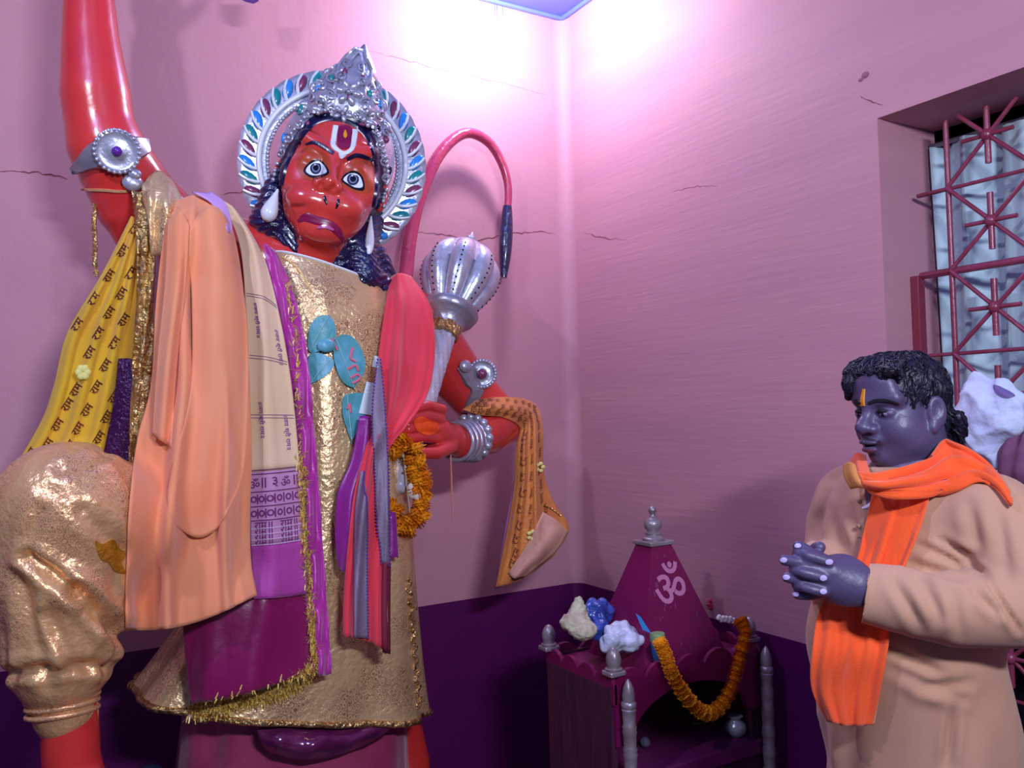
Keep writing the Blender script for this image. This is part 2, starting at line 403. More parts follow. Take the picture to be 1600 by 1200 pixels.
for pl, w in (([(912, 362), (940, 372), (985, 374)], .002), ([(1050, 300), (1090, 290), (1125, 292)], .0015), ([(1345, 150), (1352, 155), (1385, 165)], .002),
              ([(930, 945), (960, 950), (985, 948)], .0014)): crack(pl, WR, wr, w)
b = MB(); c = WR(1352, 117, 0); b.ball(c, (.0025, .012, .009)); b.ball(c+np.array([0, .014, -.008]), (.002, .008, .005)); b.obj('chip', mat('plaster_chip', (150, 92, 112), .9), wr)

# ------------------------------------------------------------------ window with steel grille, curtain and the dark beyond
win = bpy.data.objects.new('window_1', None); COL.objects.link(win); win.location = (.12, -(S1+S2)/2, ZB); ORIG['window_1'] = Matrix.Translation(Vector(win.location)); struct(win)
m_bar = mat('maroon_enamel_bar', (128, 44, 66), .32, 0, (150, 62, 92), 30, .1, 80, .6)
m_frame = mat('maroon_enamel_frame', (126, 40, 60), .35, 0, None, spec=.6)
GX = .12
def bar(p, q, r=.0055, nm='grille_bar', m=None):
    b = MB(); b.tube([p, q], r, 8); return b.obj(nm, m or m_bar, win)
NY, NZ, DY, DZ = -1.482, 2.053, .1075, .2065
b = MB(); b.box((GX, -S1-.012, (1.847+ZB)/2), (.014, .012, (1.847-ZB)/2)); b.obj('frame_jamb', m_frame, win, False, .003)
b = MB(); b.box((GX, -S2+.012, (ZT+ZB)/2), (.02, .012, (ZT-ZB)/2)); b.obj('frame_jamb', m_frame, win, False, .003)
b = MB(); b.box((GX, -(S1+S2)/2, ZB+.012), (.02, (S2-S1)/2, .012)); b.obj('frame_sill', m_frame, win, False, .003)
ncol = 5
for c in range(0, ncol+1):
    y = NY-2*DY*c
    bar((GX, y, ZB+.02), (GX, y, ZT-.02), .007)
rows = [NZ-DZ*k for k in range(9)]
for k, z in enumerate(rows):
    thick = (k == 1 or k == 4); bar((GX+.004, -S1-.02, z), (GX+.004, -S2+.02, z), .0095 if thick else .005)
for c in range(ncol):
    for k in range(-1, 8):
        yc = NY-2*DY*c-DY; zc = NZ-DZ*k-DZ/2
        if zc > ZT-.03: continue
        hz = DZ/2; top = min(hz, ZT-.02-zc)
        b = MB()
        for sy in (-1, 1):
            b.tube([(GX-.006, yc, zc), (GX-.006, yc+sy*DY, zc-hz)], .0055, 8); b.tube([(GX-.006, yc, zc), (GX-.006, yc+sy*DY*top/hz, zc+top)], .0055, 8)
        b.tube([(GX-.008, yc, zc-.068), (GX-.008, yc, zc+min(.068, top))], .0075, 8); b.tube([(GX-.010, yc-.062, zc), (GX-.010, yc+.062, zc)], .0055, 8)
        b.ball((GX-.010, yc, zc), .015, nu=8, nv=6); b.obj('grille_star', m_bar, win)
# short half diagonals in the first narrow strip
for k, z in enumerate(rows[:8]):
    bar((GX-.004, -S1-.024, z), (GX-.004, NY-.0, z-.0), .0045)
# curtain behind the grille
m_cur = mat('pale_curtain_cloth', (196, 214, 224), .85, 0, (178, 200, 214), 8, .15, 200, .2, sheen=.2)
nu, nv = 90, 24; G = np.zeros((nv+1, nu+1, 3))
for j in range(nv+1):
    for i in range(nu+1):
        y = -S1-.01-(S2-S1-.02)*i/nu; z = ZT-.05-(ZT-.05-1.02)*j/nv
        G[j, i] = (.215+.022*math.sin(y*52+.6*math.sin(z*3))+.008*math.sin(y*131+z*2), y, z)
cur = Cloth(G).obj('window_curtain', m_cur, None, .003); tag(cur, 'pale bluish white curtain hanging behind the maroon window grille', 'curtain')
b = MB(); b.tube([(.215, -S1, ZT-.045), (.215, -S2, ZT-.045)], .007, 8); b.obj('curtain_wire', mat('steel_wire', (120, 110, 130), .4, .6), cur)
b = MB(); b.box((.72, -(S1+S2)/2, 1.3), (.03, 1.1, 1.6)); b.box((.48, -S1+.5, 1.3), (.24, .03, 1.6)); b.box((.48, -S2-.5, 1.3), (.24, .03, 1.6))
b.box((.48, -(S1+S2)/2, 2.9), (.27, 1.1, .03)); b.box((.48, -(S1+S2)/2, -.02), (.27, 1.1, .03)); struct(b.obj('night_backing_box', m_dark, None, False))  # added dark box behind the opening, hides the world light to give night darkness
# ------------------------------------------------------------------ shared paints and fabrics
m_red = mat('glossy_vermilion_paint', (214, 56, 46), .26, 0, (204, 48, 52), 9, .12, 26, .6, coat=.5)
m_red2 = mat('glossy_vermilion_face_paint', (218, 68, 54), .22, 0, (208, 58, 58), 14, .05, 40, .6, coat=.6)
m_silver = mat('silver_paint', (200, 200, 214), .3, .55, (172, 172, 190), 40, .12, 90, .6)
m_silver2 = mat('dull_silver_paint', (176, 170, 182), .34, .6, (150, 144, 158), 30, .15, 60)
m_white = mat('white_enamel', (226, 232, 240), .25, 0, None, spec=.6)
m_navy = mat('glossy_navy_paint', (14, 18, 66), .22, 0, (24, 40, 120), 60, .9, 45, .7, coat=.6, sharp=(.55, .8))
m_navyflat = mat('navy_paint', (16, 16, 58), .25, 0, None, spec=.6)
m_maroon = mat('maroon_paint', (146, 20, 72), .3, 0, (120, 18, 70), 20)
m_blue = mat('bright_blue_enamel', (44, 140, 226), .22, 0, None, spec=.6)
m_teal = mat('teal_enamel', (24, 138, 142), .22, 0, None, spec=.6)
m_plum = mat('plum_enamel', (128, 54, 92), .25, 0, None, spec=.6)
m_eyeor = mat('burnt_orange_paint', (186, 74, 34), .3, 0, (170, 62, 36), 20)
m_yel = mat('yellow_paint', (232, 150, 30), .35)
m_black = mat('black_paint', (12, 12, 26), .2)
def gold_cloth(name, base, motif, rough=.3, metal=.7, sc=44):
    m = mat(name, base, rough, metal, None, bump=.45, bscale=70, bdist=.008); nt = m.node_tree; b = nt.nodes['Principled BSDF']
    tc = nt.nodes['Texture Coordinate']; v = nt.nodes.new('ShaderNodeTexVoronoi'); v.inputs['Scale'].default_value = sc; nt.links.new(tc.outputs['Object'], v.inputs['Vector'])
    mt = nt.nodes.new('ShaderNodeMath'); mt.operation = 'PINGPONG'; mt.inputs[1].default_value = .17; nt.links.new(v.outputs['Distance'], mt.inputs[0])
    r = nt.nodes.new('ShaderNodeValToRGB'); e = r.color_ramp.elements; e[0].position = .02; e[0].color = lin(motif); e[1].position = .07; e[1].color = lin(base)
    nt.links.new(mt.outputs[0], r.inputs[0])
    n = nt.nodes.new('ShaderNodeTexNoise'); n.inputs['Scale'].default_value = 9; nt.links.new(tc.outputs['Object'], n.inputs['Vector'])
    r2 = nt.nodes.new('ShaderNodeValToRGB'); r2.color_ramp.elements[0].position = .42; r2.color_ramp.elements[1].position = .56; nt.links.new(n.outputs['Fac'], r2.inputs[0])
    mx = nt.nodes.new('ShaderNodeMix'); mx.data_type = 'RGBA'; nt.links.new(r2.outputs[0], mx.inputs[0]); mx.inputs[6].default_value = lin(base); nt.links.new(r.outputs[0], mx.inputs[7])
    nt.links.new(mx.outputs[2], b.inputs['Base Color']); return m
m_gold = gold_cloth('gold_brocade', (226, 188, 138), (160, 108, 78), .28, .45, 72)
m_gold2 = gold_cloth('rose_gold_brocade', (234, 180, 126), (184, 124, 96), .28, .4, 90)
m_foil = mat('crinkled_gold_foil', (222, 190, 130), .16, .9, (196, 150, 80), 30, 1.0, 60, bdist=.02)
m_tinsel = mat('gold_tinsel', (236, 190, 70), .38, .1, (250, 226, 140), 120)
m_tinsel_hi = mat('silver_sequin', (230, 228, 236), .12, .9)

def project(px, py, trees, lift=0.0, default=None):
    d = Vector(ray(px, py)); d.normalize(); best = None
    for t in trees:
        h = t.ray_cast(Vector(CAM), d)
        if h[0] is not None and (best is None or h[3] < best[3]): best = h
    if best is None: return None if default is None else np.array(default(px, py))
    n = np.array(best[1]); n = n if n@np.array(d) < 0 else -n
    return np.array(best[0])+n*lift
def decal_star(outline, trees, lift, n=40, rings=7, default=None, sub=.0):
    ol = catmull(outline, n, True)[:n]; c = ol.mean(0); c3 = project(c[0], c[1], trees, lift, default)
    vs = [c3]; fs = []; last = c3
    for r in range(1, rings+1):
        for k in range(n):
            q = c+(ol[k]-c)*r/rings; p = project(q[0], q[1], trees, lift, default)
            if p is None: p = last
            vs.append(p); last = p
    for k in range(n):
        k2 = (k+1) % n; fs.append((0, 1+k, 1+k2))
        for r in range(rings-1): a = 1+r*n; fs.append((a+k, a+n+k, a+n+k2, a+k2))
    b = 1+(rings-1)*n; m = len(vs)
    for k in range(n): vs.append(vs[b+k]+nrm(vs[b+k]-CAM)*(lift*2+.002))
    for k in range(n): fs.append((b+k, m+k, m+(k+1) % n, b+(k+1) % n))
    return MB().add(vs, fs)
def decal_strip(line, widths, trees, lift, n=40, m=6, default=None, closed=False):
    L = catmull([tuple(p)+(w,) for p, w in zip(line, widths)], n); vs = []; fs = []; last = None
    for i in range(n+1):
        t = L[min(i+1, n)][:2]-L[max(i-1, 0)][:2]; t = t/(np.linalg.norm(t)+1e-9); q = np.array([-t[1], t[0]])
        for j in range(m+1):
            e = (j/m-.5)*L[i][2]; p = project(*(L[i][:2]+q*e), trees, lift*(1 if 0 < j < m else .2), default)
            if p is None: p = last if last is not None else W(L[i][0], L[i][1], .45)
            if j in (0, m): p = p+nrm(p-CAM)*.002
            vs.append(p); last = p
    for i in range(n):
        for j in range(m): a = i*(m+1)+j; fs.append((a, a+1, a+m+2, a+m+1))
    return MB().add(vs, fs)
def loft(rows, n=64, nv=60, ex=2.3, wob=None):
    """rows: (xl, yl, xr, yr, b centre, half depth); a closed tube of cloth"""
    R = catmull(rows, nv); V = []
    for j, r in enumerate(R):
        a, b_ = W(r[0], r[1], r[4]), W(r[2], r[3], r[4]); c = (a+b_)/2; hv = (b_-a)/2; fr = np.array([0, -1., 0])*r[5]
        for k in range(n):
            th = 2*math.pi*k/n; x = math.copysign(abs(math.cos(th))**(2/ex), math.cos(th)); y = math.copysign(abs(math.sin(th))**(2/ex), math.sin(th))
            g = 1+(wob(th, j/nv) if wob else 0); V.append(c+(hv*x+fr*y)*g)
    Fs = [(j*n+k, j*n+(k+1) % n, (j+1)*n+(k+1) % n, (j+1)*n+k) for j in range(nv) for k in range(n)]
    return np.array(V), Fs

# ------------------------------------------------------------------ the statue
ST = thing('monkey_deity_statue', 'tall glossy red monkey-faced deity statue with silver crown, halo and raised arm', 'statue', (-1.15, -.38, .12))
h = .0075
S = SDF((-2.15, -1.02, .02), (-.25, -.02, 3.05), h)
yax = (0, 1, 0)
S.chain([W(425, 930, .36), W(450, 780, .36), W(480, 620, .36), W(495, 520, .36)], [.17, .15, .17, .18], .05, flat=(yax, .8))
S.chain([W(300, 372, .36), W(495, 440, .36), W(650, 500, .33)], [.085, .13, .085], .05)
S.cone(W(500, 460, .38), W(505, 370, .43), .075, .07, .05)
# raised arm
S.chain([W(290, 370, .36), W(232, 320, .38), W(172, 236, .42)], [.09, .088, .086], .03)
S.chain([W(160, 225, .42), W(150, 150, .42), W(142, 60, .42), W(138, -30, .42), W(136, -70, .42)], [.080, .082, .066, .055, .05], .03)
S.ell(W(136, -125, .42), (.055, .03, .06), k=.03)
for i in range(4): S.chain([W(112+17*i, -150, .42), W(106+20*i, -195, .46), W(108+19*i, -215, .5)], [.016, .015, .013], .008)
S.chain([W(165, -105, .42), W(186, -140, .45), W(192, -170, .47)], [.018, .016, .014], .01)
S.chain([W(178, 280, .40), W(190, 330, .39), W(200, 372, .38)], [.075, .06, .035], .03)
# lower arm with the mace
S.chain([W(660, 505, .32), W(715, 590, .30), W(772, 652, .30)], [.088, .086, .080], .03)
S.chain([W(792, 662, .29), W(762, 668, .34), W(728, 690, .42)], [.072, .086, .052], .03)
S.cone(W(722, 692, .43), W(700, 686, .46), .05, .044, .03)
# legs: the near one bent on a rock, the other straight
S.chain([W(380, 900, .42), W(200, 840, .6), W(105, 800, .72)], [.13, .12, .105], .04)
S.chain([W(105, 800, .72), W(105, 960, .72), W(107, 1085, .72), W(112, 1190, .72), W(120, 1240, .72)], [.1, .085, .056, .056, .06], .03)
S.chain([W(115, 1245, .72), W(150, 1262, .80)], [.055, .045], .03)
S.chain([W(470, 930, .36), W(600, 1080, .37), W(640, 1190, .37), W(648, 1400, .37)], [.13, .085, .06, .055], .03)
p = W(648, 1400, .37); S.chain([p, (p[0], p[1]-.02, .16), (p[0]+.02, p[1]-.18, .15)], [.055, .055, .045], .03)
v, q = S.net(); v = relax(v, q, 2); me = fast_mesh('body', v, q); body = obj('body', me, m_red, ST); T_body = bvh(v, q)

hd_ = SDF(W(670, 670, .5)-.14, W(670, 670, .5)+.14, .0036)
hd_.ell(W(676, 674, .50), (.050, .045, .056), k=.02); hd_.cone(W(735, 694, .41), W(690, 682, .475), .052, .046, .03)
for i in range(4): hd_.chain([W(690-2*i, 640+15*i, .525), W(668-2*i, 634+16*i, .562), W(642-2*i, 640+15.5*i, .576), W(626, 650+14.5*i, .56), W(624, 656+14*i, .53)], [.0165, .0158, .0148, .0138, .012], .003)
hd_.chain([W(704, 697, .50), W(682, 708, .555), W(656, 708, .585), W(638, 703, .585)], [.022, .019, .0165, .013], .006)
v, q = hd_.net(); v = relax(v, q, 1); obj('hand', fast_mesh('hand', v, q), m_red, ST); T_hand = bvh(v, q)
# head, in its own leaning frame measured in photo pixels
H0 = W(515, 300, .47); hs = mpp(H0); Fd = nrm((CAM-H0)*np.array([1, 1, 0])); X0 = nrm(np.cross(-Fd, (0, 0, 1.))); a = math.radians(12.5)
HX = X0*math.cos(a)-np.array([0, 0, 1.])*math.sin(a); HU = X0*math.sin(a)+np.array([0, 0, 1.])*math.cos(a); HR = np.stack([HX, HU, Fd], 1)
def hp(x, y, z): return H0+hs*(HX*x+HU*y+Fd*z)
ext = hs*150; Hd = SDF(H0-ext*np.array([1, 1, 1.25]), H0+ext*np.array([1, 1, 1.1]), .0042)
def he(c, r, k=12, op='add', R=HR): Hd.ell(hp(*c), np.array(r)*hs*np.ones(3), R, k*hs, op)
he((0, 38, -12), (73, 92, 76)); he((0, 0, 4), (69, 82, 66)); he((0, -38, 34), (59, 47, 42), 22)
for s in (-1, 1):
    he((s*25, -34, 62), (32, 21, 22), 12); he((s*46, 2, 38), (26, 26, 24), 22); he((s*80, 12, -8), (10, 24, 15), 8); he((s*83, 12, 2), (5, 14, 8), 5, 'sub')
he((0, -75, 44), (31, 18, 27), 18)
Hd.chain([hp(-46, 60, 52), hp(-14, 46, 62), hp(0, 44, 63), hp(14, 46, 62), hp(46, 60, 52)], [10*hs, 9*hs, 8*hs, 9*hs, 10*hs], 14*hs)
for s in (-1, 1): he((s*31, 27, 80), (21, 13, 20), 9, 'sub')
for s in (-1, 1): he((s*31, 27, 53), (19, 14, 14), 4)
Hd.chain([hp(0, 44, 62), hp(0, 18, 72), hp(1, -6, 84)], [8*hs, 9*hs, 12*hs], 10*hs)
for s in (-1, 1): he((s*12, -12, 82), (10, 9, 10), 6); he((s*9.5, -17, 93), (4.6, 7.5, 9), 3, 'sub')
Hd.chain([hp(-40, -52, 68), hp(-18, -50, 86), hp(0, -57, 86), hp(18, -54, 86), hp(42, -70, 66)], [3*hs, 3.4*hs, 3.4*hs, 3.4*hs, 3*hs], 5*hs, 'sub')
Hd.chain([hp(0, -80, -10), hp(-10, -120, -22), hp(-16, -190, -40)], [44*hs, 44*hs, 52*hs], 16*hs)
v, q = Hd.net(); v = relax(v, q, 2); head = obj('head', fast_mesh('head', v, q), m_red2, ST); T_head = bvh(v, q); TH_ = [T_head]
BASE['head'] = Matrix()
def hsub(mb, name, m): return mb.obj(name, m, head)
# painted face
for ol in ([(464, 256), (478, 230), (508, 240), (517, 256), (515, 276), (490, 283), (470, 276)], [(533, 284), (541, 260), (552, 250), (580, 254), (587, 276), (582, 298), (560, 302), (540, 293)]):
    hsub(decal_star(ol, TH_, .0006), 'eye_shadow', m_eyeor)
for k, (ol, wh, ir) in enumerate((([(474, 267), (484, 253), (496, 249), (508, 256), (514, 271), (500, 278), (484, 277)], [(478, 267), (486, 256), (496, 252), (506, 258), (511, 270), (499, 274.5), (486, 274)], (494, 264)),
                                  ([(533, 281), (542, 270), (555, 267), (566, 276), (569, 296), (556, 297), (542, 290)], [(536, 281), (544, 273), (555, 270.5), (563, 278), (566, 292), (555, 293.5), (544, 287.5)], (551, 281)))):
    e = hsub(decal_star(ol, TH_, .0016), 'eyeliner', m_black)
    hsub(decal_star(wh, TH_, .0028), 'eye_white', m_white)
    cir = lambda c, r: [(c[0]+r*math.cos(t), c[1]+r*math.sin(t)) for t in np.linspace(0, 2*math.pi, 13)[:-1]]
    hsub(decal_star(cir(ir, 9.2), TH_, .0042, 24, 4), 'iris', m_navyflat)
    hsub(decal_star(cir(ir, 6.6), TH_, .0052, 24, 3), 'iris_ring', mat('grey_blue_iris', (120, 130, 160), .25))
    hsub(decal_star(cir(ir, 4.6), TH_, .0062, 20, 3), 'pupil', m_black)
    hsub(decal_star(cir((ir[0]-1.5, ir[1]-4.5), 1.7), TH_, .0072, 12, 2), 'glint', m_white)
hsub(decal_strip([(478, 225), (492, 223), (508, 231), (521, 240)], [3, 7, 8, 7], TH_, .003), 'eyebrow', m_navyflat)
hsub(decal_strip([(542, 249), (556, 243), (572, 246), (582, 251)], [7, 8, 7, 3], TH_, .003), 'eyebrow', m_navyflat)
hsub(decal_star([(529, 198), (549, 200), (548, 226), (540, 233), (528, 228)], TH_, .0015, 30), 'forehead_mark', m_maroon)
hsub(decal_strip([(525, 197), (522, 215), (521, 228), (531, 237), (540, 239), (550, 232), (553, 216), (555, 203)], [10, 10, 9, 7, 7, 8, 10, 10], TH_, .003, 50), 'forehead_mark_border', m_white)
hsub(decal_strip([(536, 238), (534, 243), (532, 248)], [16, 12, 3], TH_, .003), 'forehead_mark_tip', m_white)
hsub(decal_star([(539, 204), (542, 212), (539, 217), (536, 212)], TH_, .004, 16, 3), 'forehead_drop', m_yel)
hsub(decal_strip([(466, 346), (478, 340), (496, 345), (512, 349), (526, 360), (537, 376)], [6, 16, 16, 14, 16, 6], TH_, .0022), 'lips', m_maroon)
hsub(decal_strip([(496, 356), (508, 354), (520, 359)], [4, 8, 4], TH_, .006), 'lower_lip', mat('pink_lip_paint', (190, 90, 150), .2, 0, None, coat=.5))
hsub(decal_strip([(507, 306), (508, 312), (511, 320)], [6, 9, 4], TH_, .001, 10, 3), 'nostril', m_black)
hsub(decal_strip([(529, 311), (528, 318), (525, 326)], [6, 9, 4], TH_, .001, 10, 3), 'nostril', m_black)

# hair: a band round the face and two heavy locks
hb = SDF(H0-ext*np.array([1.1, 1.1, 1.6]), H0+ext*np.array([1.1, 1.1, 1]), .005)
def hbe(c, r, k=10): hb.ell(hp(*c), np.array(r)*hs*np.ones(3), HR, k*hs)
hbe((0, 42, -26), (80, 96, 72))
hb.chain([W(452, 262, .41), W(428, 300, .43), W(420, 345, .44), W(450, 376, .44)], [.026, .034, .042, .034], .03)
hb.chain([W(420, 340, .44), W(405, 345, .44)], [.04, .02], .03); hb.chain([W(455, 350, .45), W(462, 388, .46)], [.03, .02], .02)
hb.chain([W(590, 310, .40), W(578, 362, .44), W(556, 396, .48), W(570, 430, .5), W(596, 442, .5)], [.024, .036, .05, .05, .03], .03)
hb.chain([W(545, 385, .48), W(528, 412, .48)], [.034, .024], .02); hb.chain([W(590, 400, .47), W(606, 440, .46)], [.03, .03], .02)
v, q = hb.net(); v = relax(v, q, 1); n_ = normals(v, q)
v = v+n_*(.0025*np.sin(v[:, 2:3]*330+6*np.sin(v[:, 0:1]*60)+v[:, 0:1]*160))
hair = obj('hair', fast_mesh('hair', v, q), m_navy, ST); T_hair = bvh(v, q)
arc = [(-74, -12), (-72, 25), (-61, 64), (-38, 91), (0, 104), (38, 91), (61, 64), (72, 25), (74, -12)]
def l2px(x, y, z=50):
    r = hp(x, y, z)-CAM; d = r@FW; return 800+F*(r@RT)/d, 600-F*(r@UP)/d

# crown
cr = SDF(hp(-20, 110, -20)-.24, hp(-20, 110, -20)+.24, .0045)
def ce(c, r, k=6, op='add', R=HR): cr.ell(hp(*c), np.array(r)*hs*np.ones(3), R, k*hs, op)
ce((0, 66, -30), (90, 98, 74)); ce((0, -40, 20), (120, 62, 120), 2, 'sub')
ce((0, 132, 16), (54, 34, 28), 14); ce((0, 165, 6), (42, 40, 24), 12); ce((2, 196, 4), (22, 38, 14), 8)
for s in (-1, 1):
    for x, y, z, r in ((50, 150, 12, 12), (62, 118, 6, 12), (74, 84, -8, 10), (38, 182, 4, 9), (30, 128, 40, 9), (16, 182, 20, 9)):
        ce((s*x, y, z), (r, r, r*.7), 3); ce((s*x, y, z+r*.7), (r*.5, r*.5, r*.5), 2, 'sub')
    for x, y, z, r1, r2 in ((56, 60, 30, 6, 16), (40, 108, 42, 12, 6), (22, 150, 34, 5, 12)): ce((s*x, y, z), (r1, r2, 8), 3)
v, q = cr.net(); v = relax(v, q, 1, .3); crown = obj('crown', fast_mesh('crown', v, q), m_silver, ST); BASE['crown'] = Matrix(); T_crown = bvh(v, q)
CT = [T_crown, T_head, T_hair]
hsub(decal_strip([l2px(x, y, 46 if abs(x) < 50 else 20) for x, y in arc], [14]*9, [T_head, T_hair, T_crown], .006, 70), 'hair_band', m_navyflat)
b = MB(); bl = catmull([l2px(x*1.13, y*1.06+7, 40 if abs(x) < 50 else 12) for x, y in arc], 46)
for c in bl:
    p = project(c[0], c[1], CT, .006)
    if p is not None: b.ball(p, 3.6*hs, nu=8, nv=6)
b.obj('bead_rim', m_silver, crown)['kind'] = 'stuff'
def curl(x0, y0, r, flip, turns=1.35, start=0.):
    pts = []
    for k in range(18):
        t = k/17; a_ = start+turns*2*math.pi*t; rr_ = r*(1-.78*t); p = project(*l2px(x0+flip*rr_*math.cos(a_), y0+rr_*math.sin(a_), 30), CT, .004)
        if p is not None: pts.append(p)
    if len(pts) > 5: b = MB(); b.tube(pts, [.0044*(1-.45*k/len(pts)) for k in range(len(pts))], 6); b.obj('scroll', m_silver, crown)
for s in (-1, 1):
    for x, y, r, st in ((20, 118, 9, 0), (38, 124, 9, 1.5), (52, 104, 9, 2.5), (62, 82, 8, 2), (72, 58, 8, 1), (78, 34, 7, 1), (26, 140, 9, 1), (42, 150, 10, 0), (30, 166, 9, 2), (16, 172, 8, 0), (12, 194, 8, 1.2), (54, 128, 9, 0), (66, 104, 8, 0)): curl(s*x, y, r, s, 1.35, st)
for pts in ([(-24, 178), (-22, 200), (-8, 222), (2, 236), (10, 222), (24, 200), (26, 178)], [(-13, 182), (-10, 200), (2, 222), (12, 200), (15, 182)], [(-56, 128), (-50, 158), (-34, 184), (-24, 196)], [(58, 124), (52, 156), (38, 182), (28, 194)]):
    q_ = [project(*l2px(x, y, 14), CT, .004) for x, y in catmull(pts, 24)]; q_ = [p for p in q_ if p is not None]
    if len(q_) > 4: b = MB(); b.tube(q_, .0042, 6); b.obj('crest_ridge', m_silver, crown)
b = MB(); b.lathe(hp(6, 170, -14), HU, [(t*hs, r*hs) for t, r in ((0, 20), (12, 30), (26, 32), (40, 27), (56, 17), (70, 8), (80, 2))], 24); b.obj('spire', m_silver2, crown)
for c, n, r in (((0, 146), 6, 9.5), ((-2, 112), 5, 7)):
    for k in range(n):
        t = 2*math.pi*k/n; x, y = c[0]+1.35*r*math.cos(t), c[1]+1.35*r*math.sin(t); pp = project(*l2px(x, y, 40), CT, .004)
        if pp is None: continue
        Rm = np.stack([HX*math.cos(t)+HU*math.sin(t), -HX*math.sin(t)+HU*math.cos(t), Fd], 1); b = MB(); b.ball(pp, np.array([r*.95, r*.6, r*.6])*hs, Rm); b.obj('petal', m_silver, crown)
    pp = project(*l2px(*c, 40), CT, .006); b = MB(); b.ball(pp, r*.5*hs); b.obj('rosette_centre', m_silver2, crown)
for x, y, m, rx, ry in ((-46, 148, m_blue, 5, 8), (46, 148, m_blue, 5, 8), (-30, 168, m_teal, 4, 7), (30, 160, m_teal, 4, 7), (-12, 184, m_plum, 4, 8), (14, 182, m_plum, 4, 8), (-66, 110, m_teal, 4, 9), (68, 96, m_plum, 5, 6),
                        (-80, 60, m_blue, 4, 9), (-84, 40, m_teal, 4, 8), (-28, 116, m_plum, 6, 3), (30, 112, m_plum, 6, 3), (0, 146, m_plum, 4, 4), (82, 50, m_navyflat, 4, 8), (52, 112, m_navyflat, 4, 5), (-50, 90, m_plum, 4, 5)):
    pp = project(*l2px(x, y, 20), CT, .003)
    if pp is not None: b = MB(); b.ball(pp, np.array([rx, ry, 4])*hs, HR); b.obj('inlay', m, crown)

# halo: a ring of coloured leaves with beads inside, open below
HC = hp(-6, 60, -52); a0, a1 = math.radians(-51), math.radians(229)
def rp(t, r, z=0): return HC+hs*(HX*r*math.cos(t)+HU*r*1.02*math.sin(t)+Fd*z)
prof = [(102, 0), (104, 5), (112, 7), (122, 5), (142, 5), (149, 2), (149, -4), (102, -4)]; n = 90; vs = []; fs = []
for i in range(n+1):
    t = a0+(a1-a0)*i/n; sc = 1+.012*abs(math.sin(i/n*14*math.pi*2))
    for r, z in prof: vs.append(rp(t, r*(sc if r > 140 else 1), z))
k = len(prof)
for i in range(n):
    for j in range(k): fs.append((i*k+j, i*k+(j+1) % k, (i+1)*k+(j+1) % k, (i+1)*k+j))
fs += [tuple(range(k)), tuple(n*k+j for j in range(k))[::-1]]
halo = MB().add(vs, fs).obj('halo', m_silver, ST); BASE['halo'] = Matrix()
b = MB(); b.tube([rp(t, 116, 9) for t in np.linspace(a0, a1, 100)], 4.5*hs, 8); b.obj('white_rib', m_white, halo)
b = MB(); [b.ball(rp(t, 103, 7), 3.8*hs, nu=7, nv=5) for t in np.linspace(a0, a1, 84)]; b.obj('bead_row', m_silver, halo)['kind'] = 'stuff'
NP = 28; leafme = None; cols = [m_blue, m_plum, m_teal]
lm = {}
for i in range(NP):
    t = a0+(a1-a0)*(i+.5)/NP; up_ = 1 if t > math.pi/2 else -1
    c = rp(t, 134, 6); er = nrm(rp(t, 140)-rp(t, 120)); et = np.cross(Fd, er)*up_
    dirn = nrm(er*.75-et*.85); sd = np.cross(Fd, dirn); Rm = np.stack([dirn, sd, Fd], 1); m = cols[(i if i < NP/2 else NP-1-i) % 3]
    if m.name not in lm:
        bb = MB(); bb.ball((0, 0, 0), np.array([16, 8, 5])*hs, nu=12, nv=8); lm[m.name] = mesh_from('leaf', bb.v, bb.f); lm[m.name].materials.append(m)
    o = obj('leaf', lm[m.name], None, halo); o.matrix_world = Matrix([[*Rm[r_], c[r_]] for r_ in range(3)]+[[0, 0, 0, 1]])
    b = MB(); t2 = t+(a1-a0)/NP*.5; pts = []
    for w_ in np.linspace(0, 1, 7): tt = t2-up_*(.14*w_**1.6); pts.append(rp(tt, 118+30*w_, 8))
    b.tube(pts, [2.2*hs, 3*hs, 3.2*hs, 3.2*hs, 3*hs, 2.6*hs, 1.6*hs], 6); b.obj('white_ridge', m_white, halo)

# earrings
b = MB(); p1 = W(434, 296, .485); p2 = W(416, 345, .49); b.tube(catmull([p1, (p1*.6+p2*.4), (p1*.25+p2*.75), p2], 14), [.003+.019*math.sin(math.pi*min(1, (i/14)**1.5)*.93)**.8 for i in range(15)], 12); b.obj('earring', m_white, ST)
b = MB(); p1 = W(580, 338, .50); p2 = W(576, 398, .53); b.tube(catmull([p1, (p1*.6+p2*.4), (p1*.25+p2*.75), p2], 14), [.002+.011*math.sin(math.pi*min(1, (i/14)**1.3)*.93)**.8 for i in range(15)], 12); b.obj('earring', m_white, ST)

# tail curling up behind the shoulder
tp = [(628, 470, .16), (634, 430, .12), (641, 370, .105), (655, 312, .10), (680, 252, .095), (708, 218, .09), (735, 208, .09), (764, 223, .09), (784, 255, .09), (794, 292, .09), (793, 335, .09)]
L = catmull([W(*t) for t in tp], 60); b = MB(); b.tube(L, [.0255-.0125*(i/60)**1.2 for i in range(61)], 14); tail = b.obj('tail', mat('rose_red_gloss_paint', (184, 62, 92), .25, 0, (170, 52, 90), 20, .3, 70, coat=.5), ST); BASE['tail'] = Matrix()
L = catmull([W(793, 322, .09), W(791, 360, .09), W(789, 400, .09), W(787, 434, .09)], 24); b = MB(); b.tube(L, [.012+.013*math.sin(math.pi*min(1, .1+i/26)) for i in range(25)], 14); b.obj('tail_tuft', m_navy, tail)

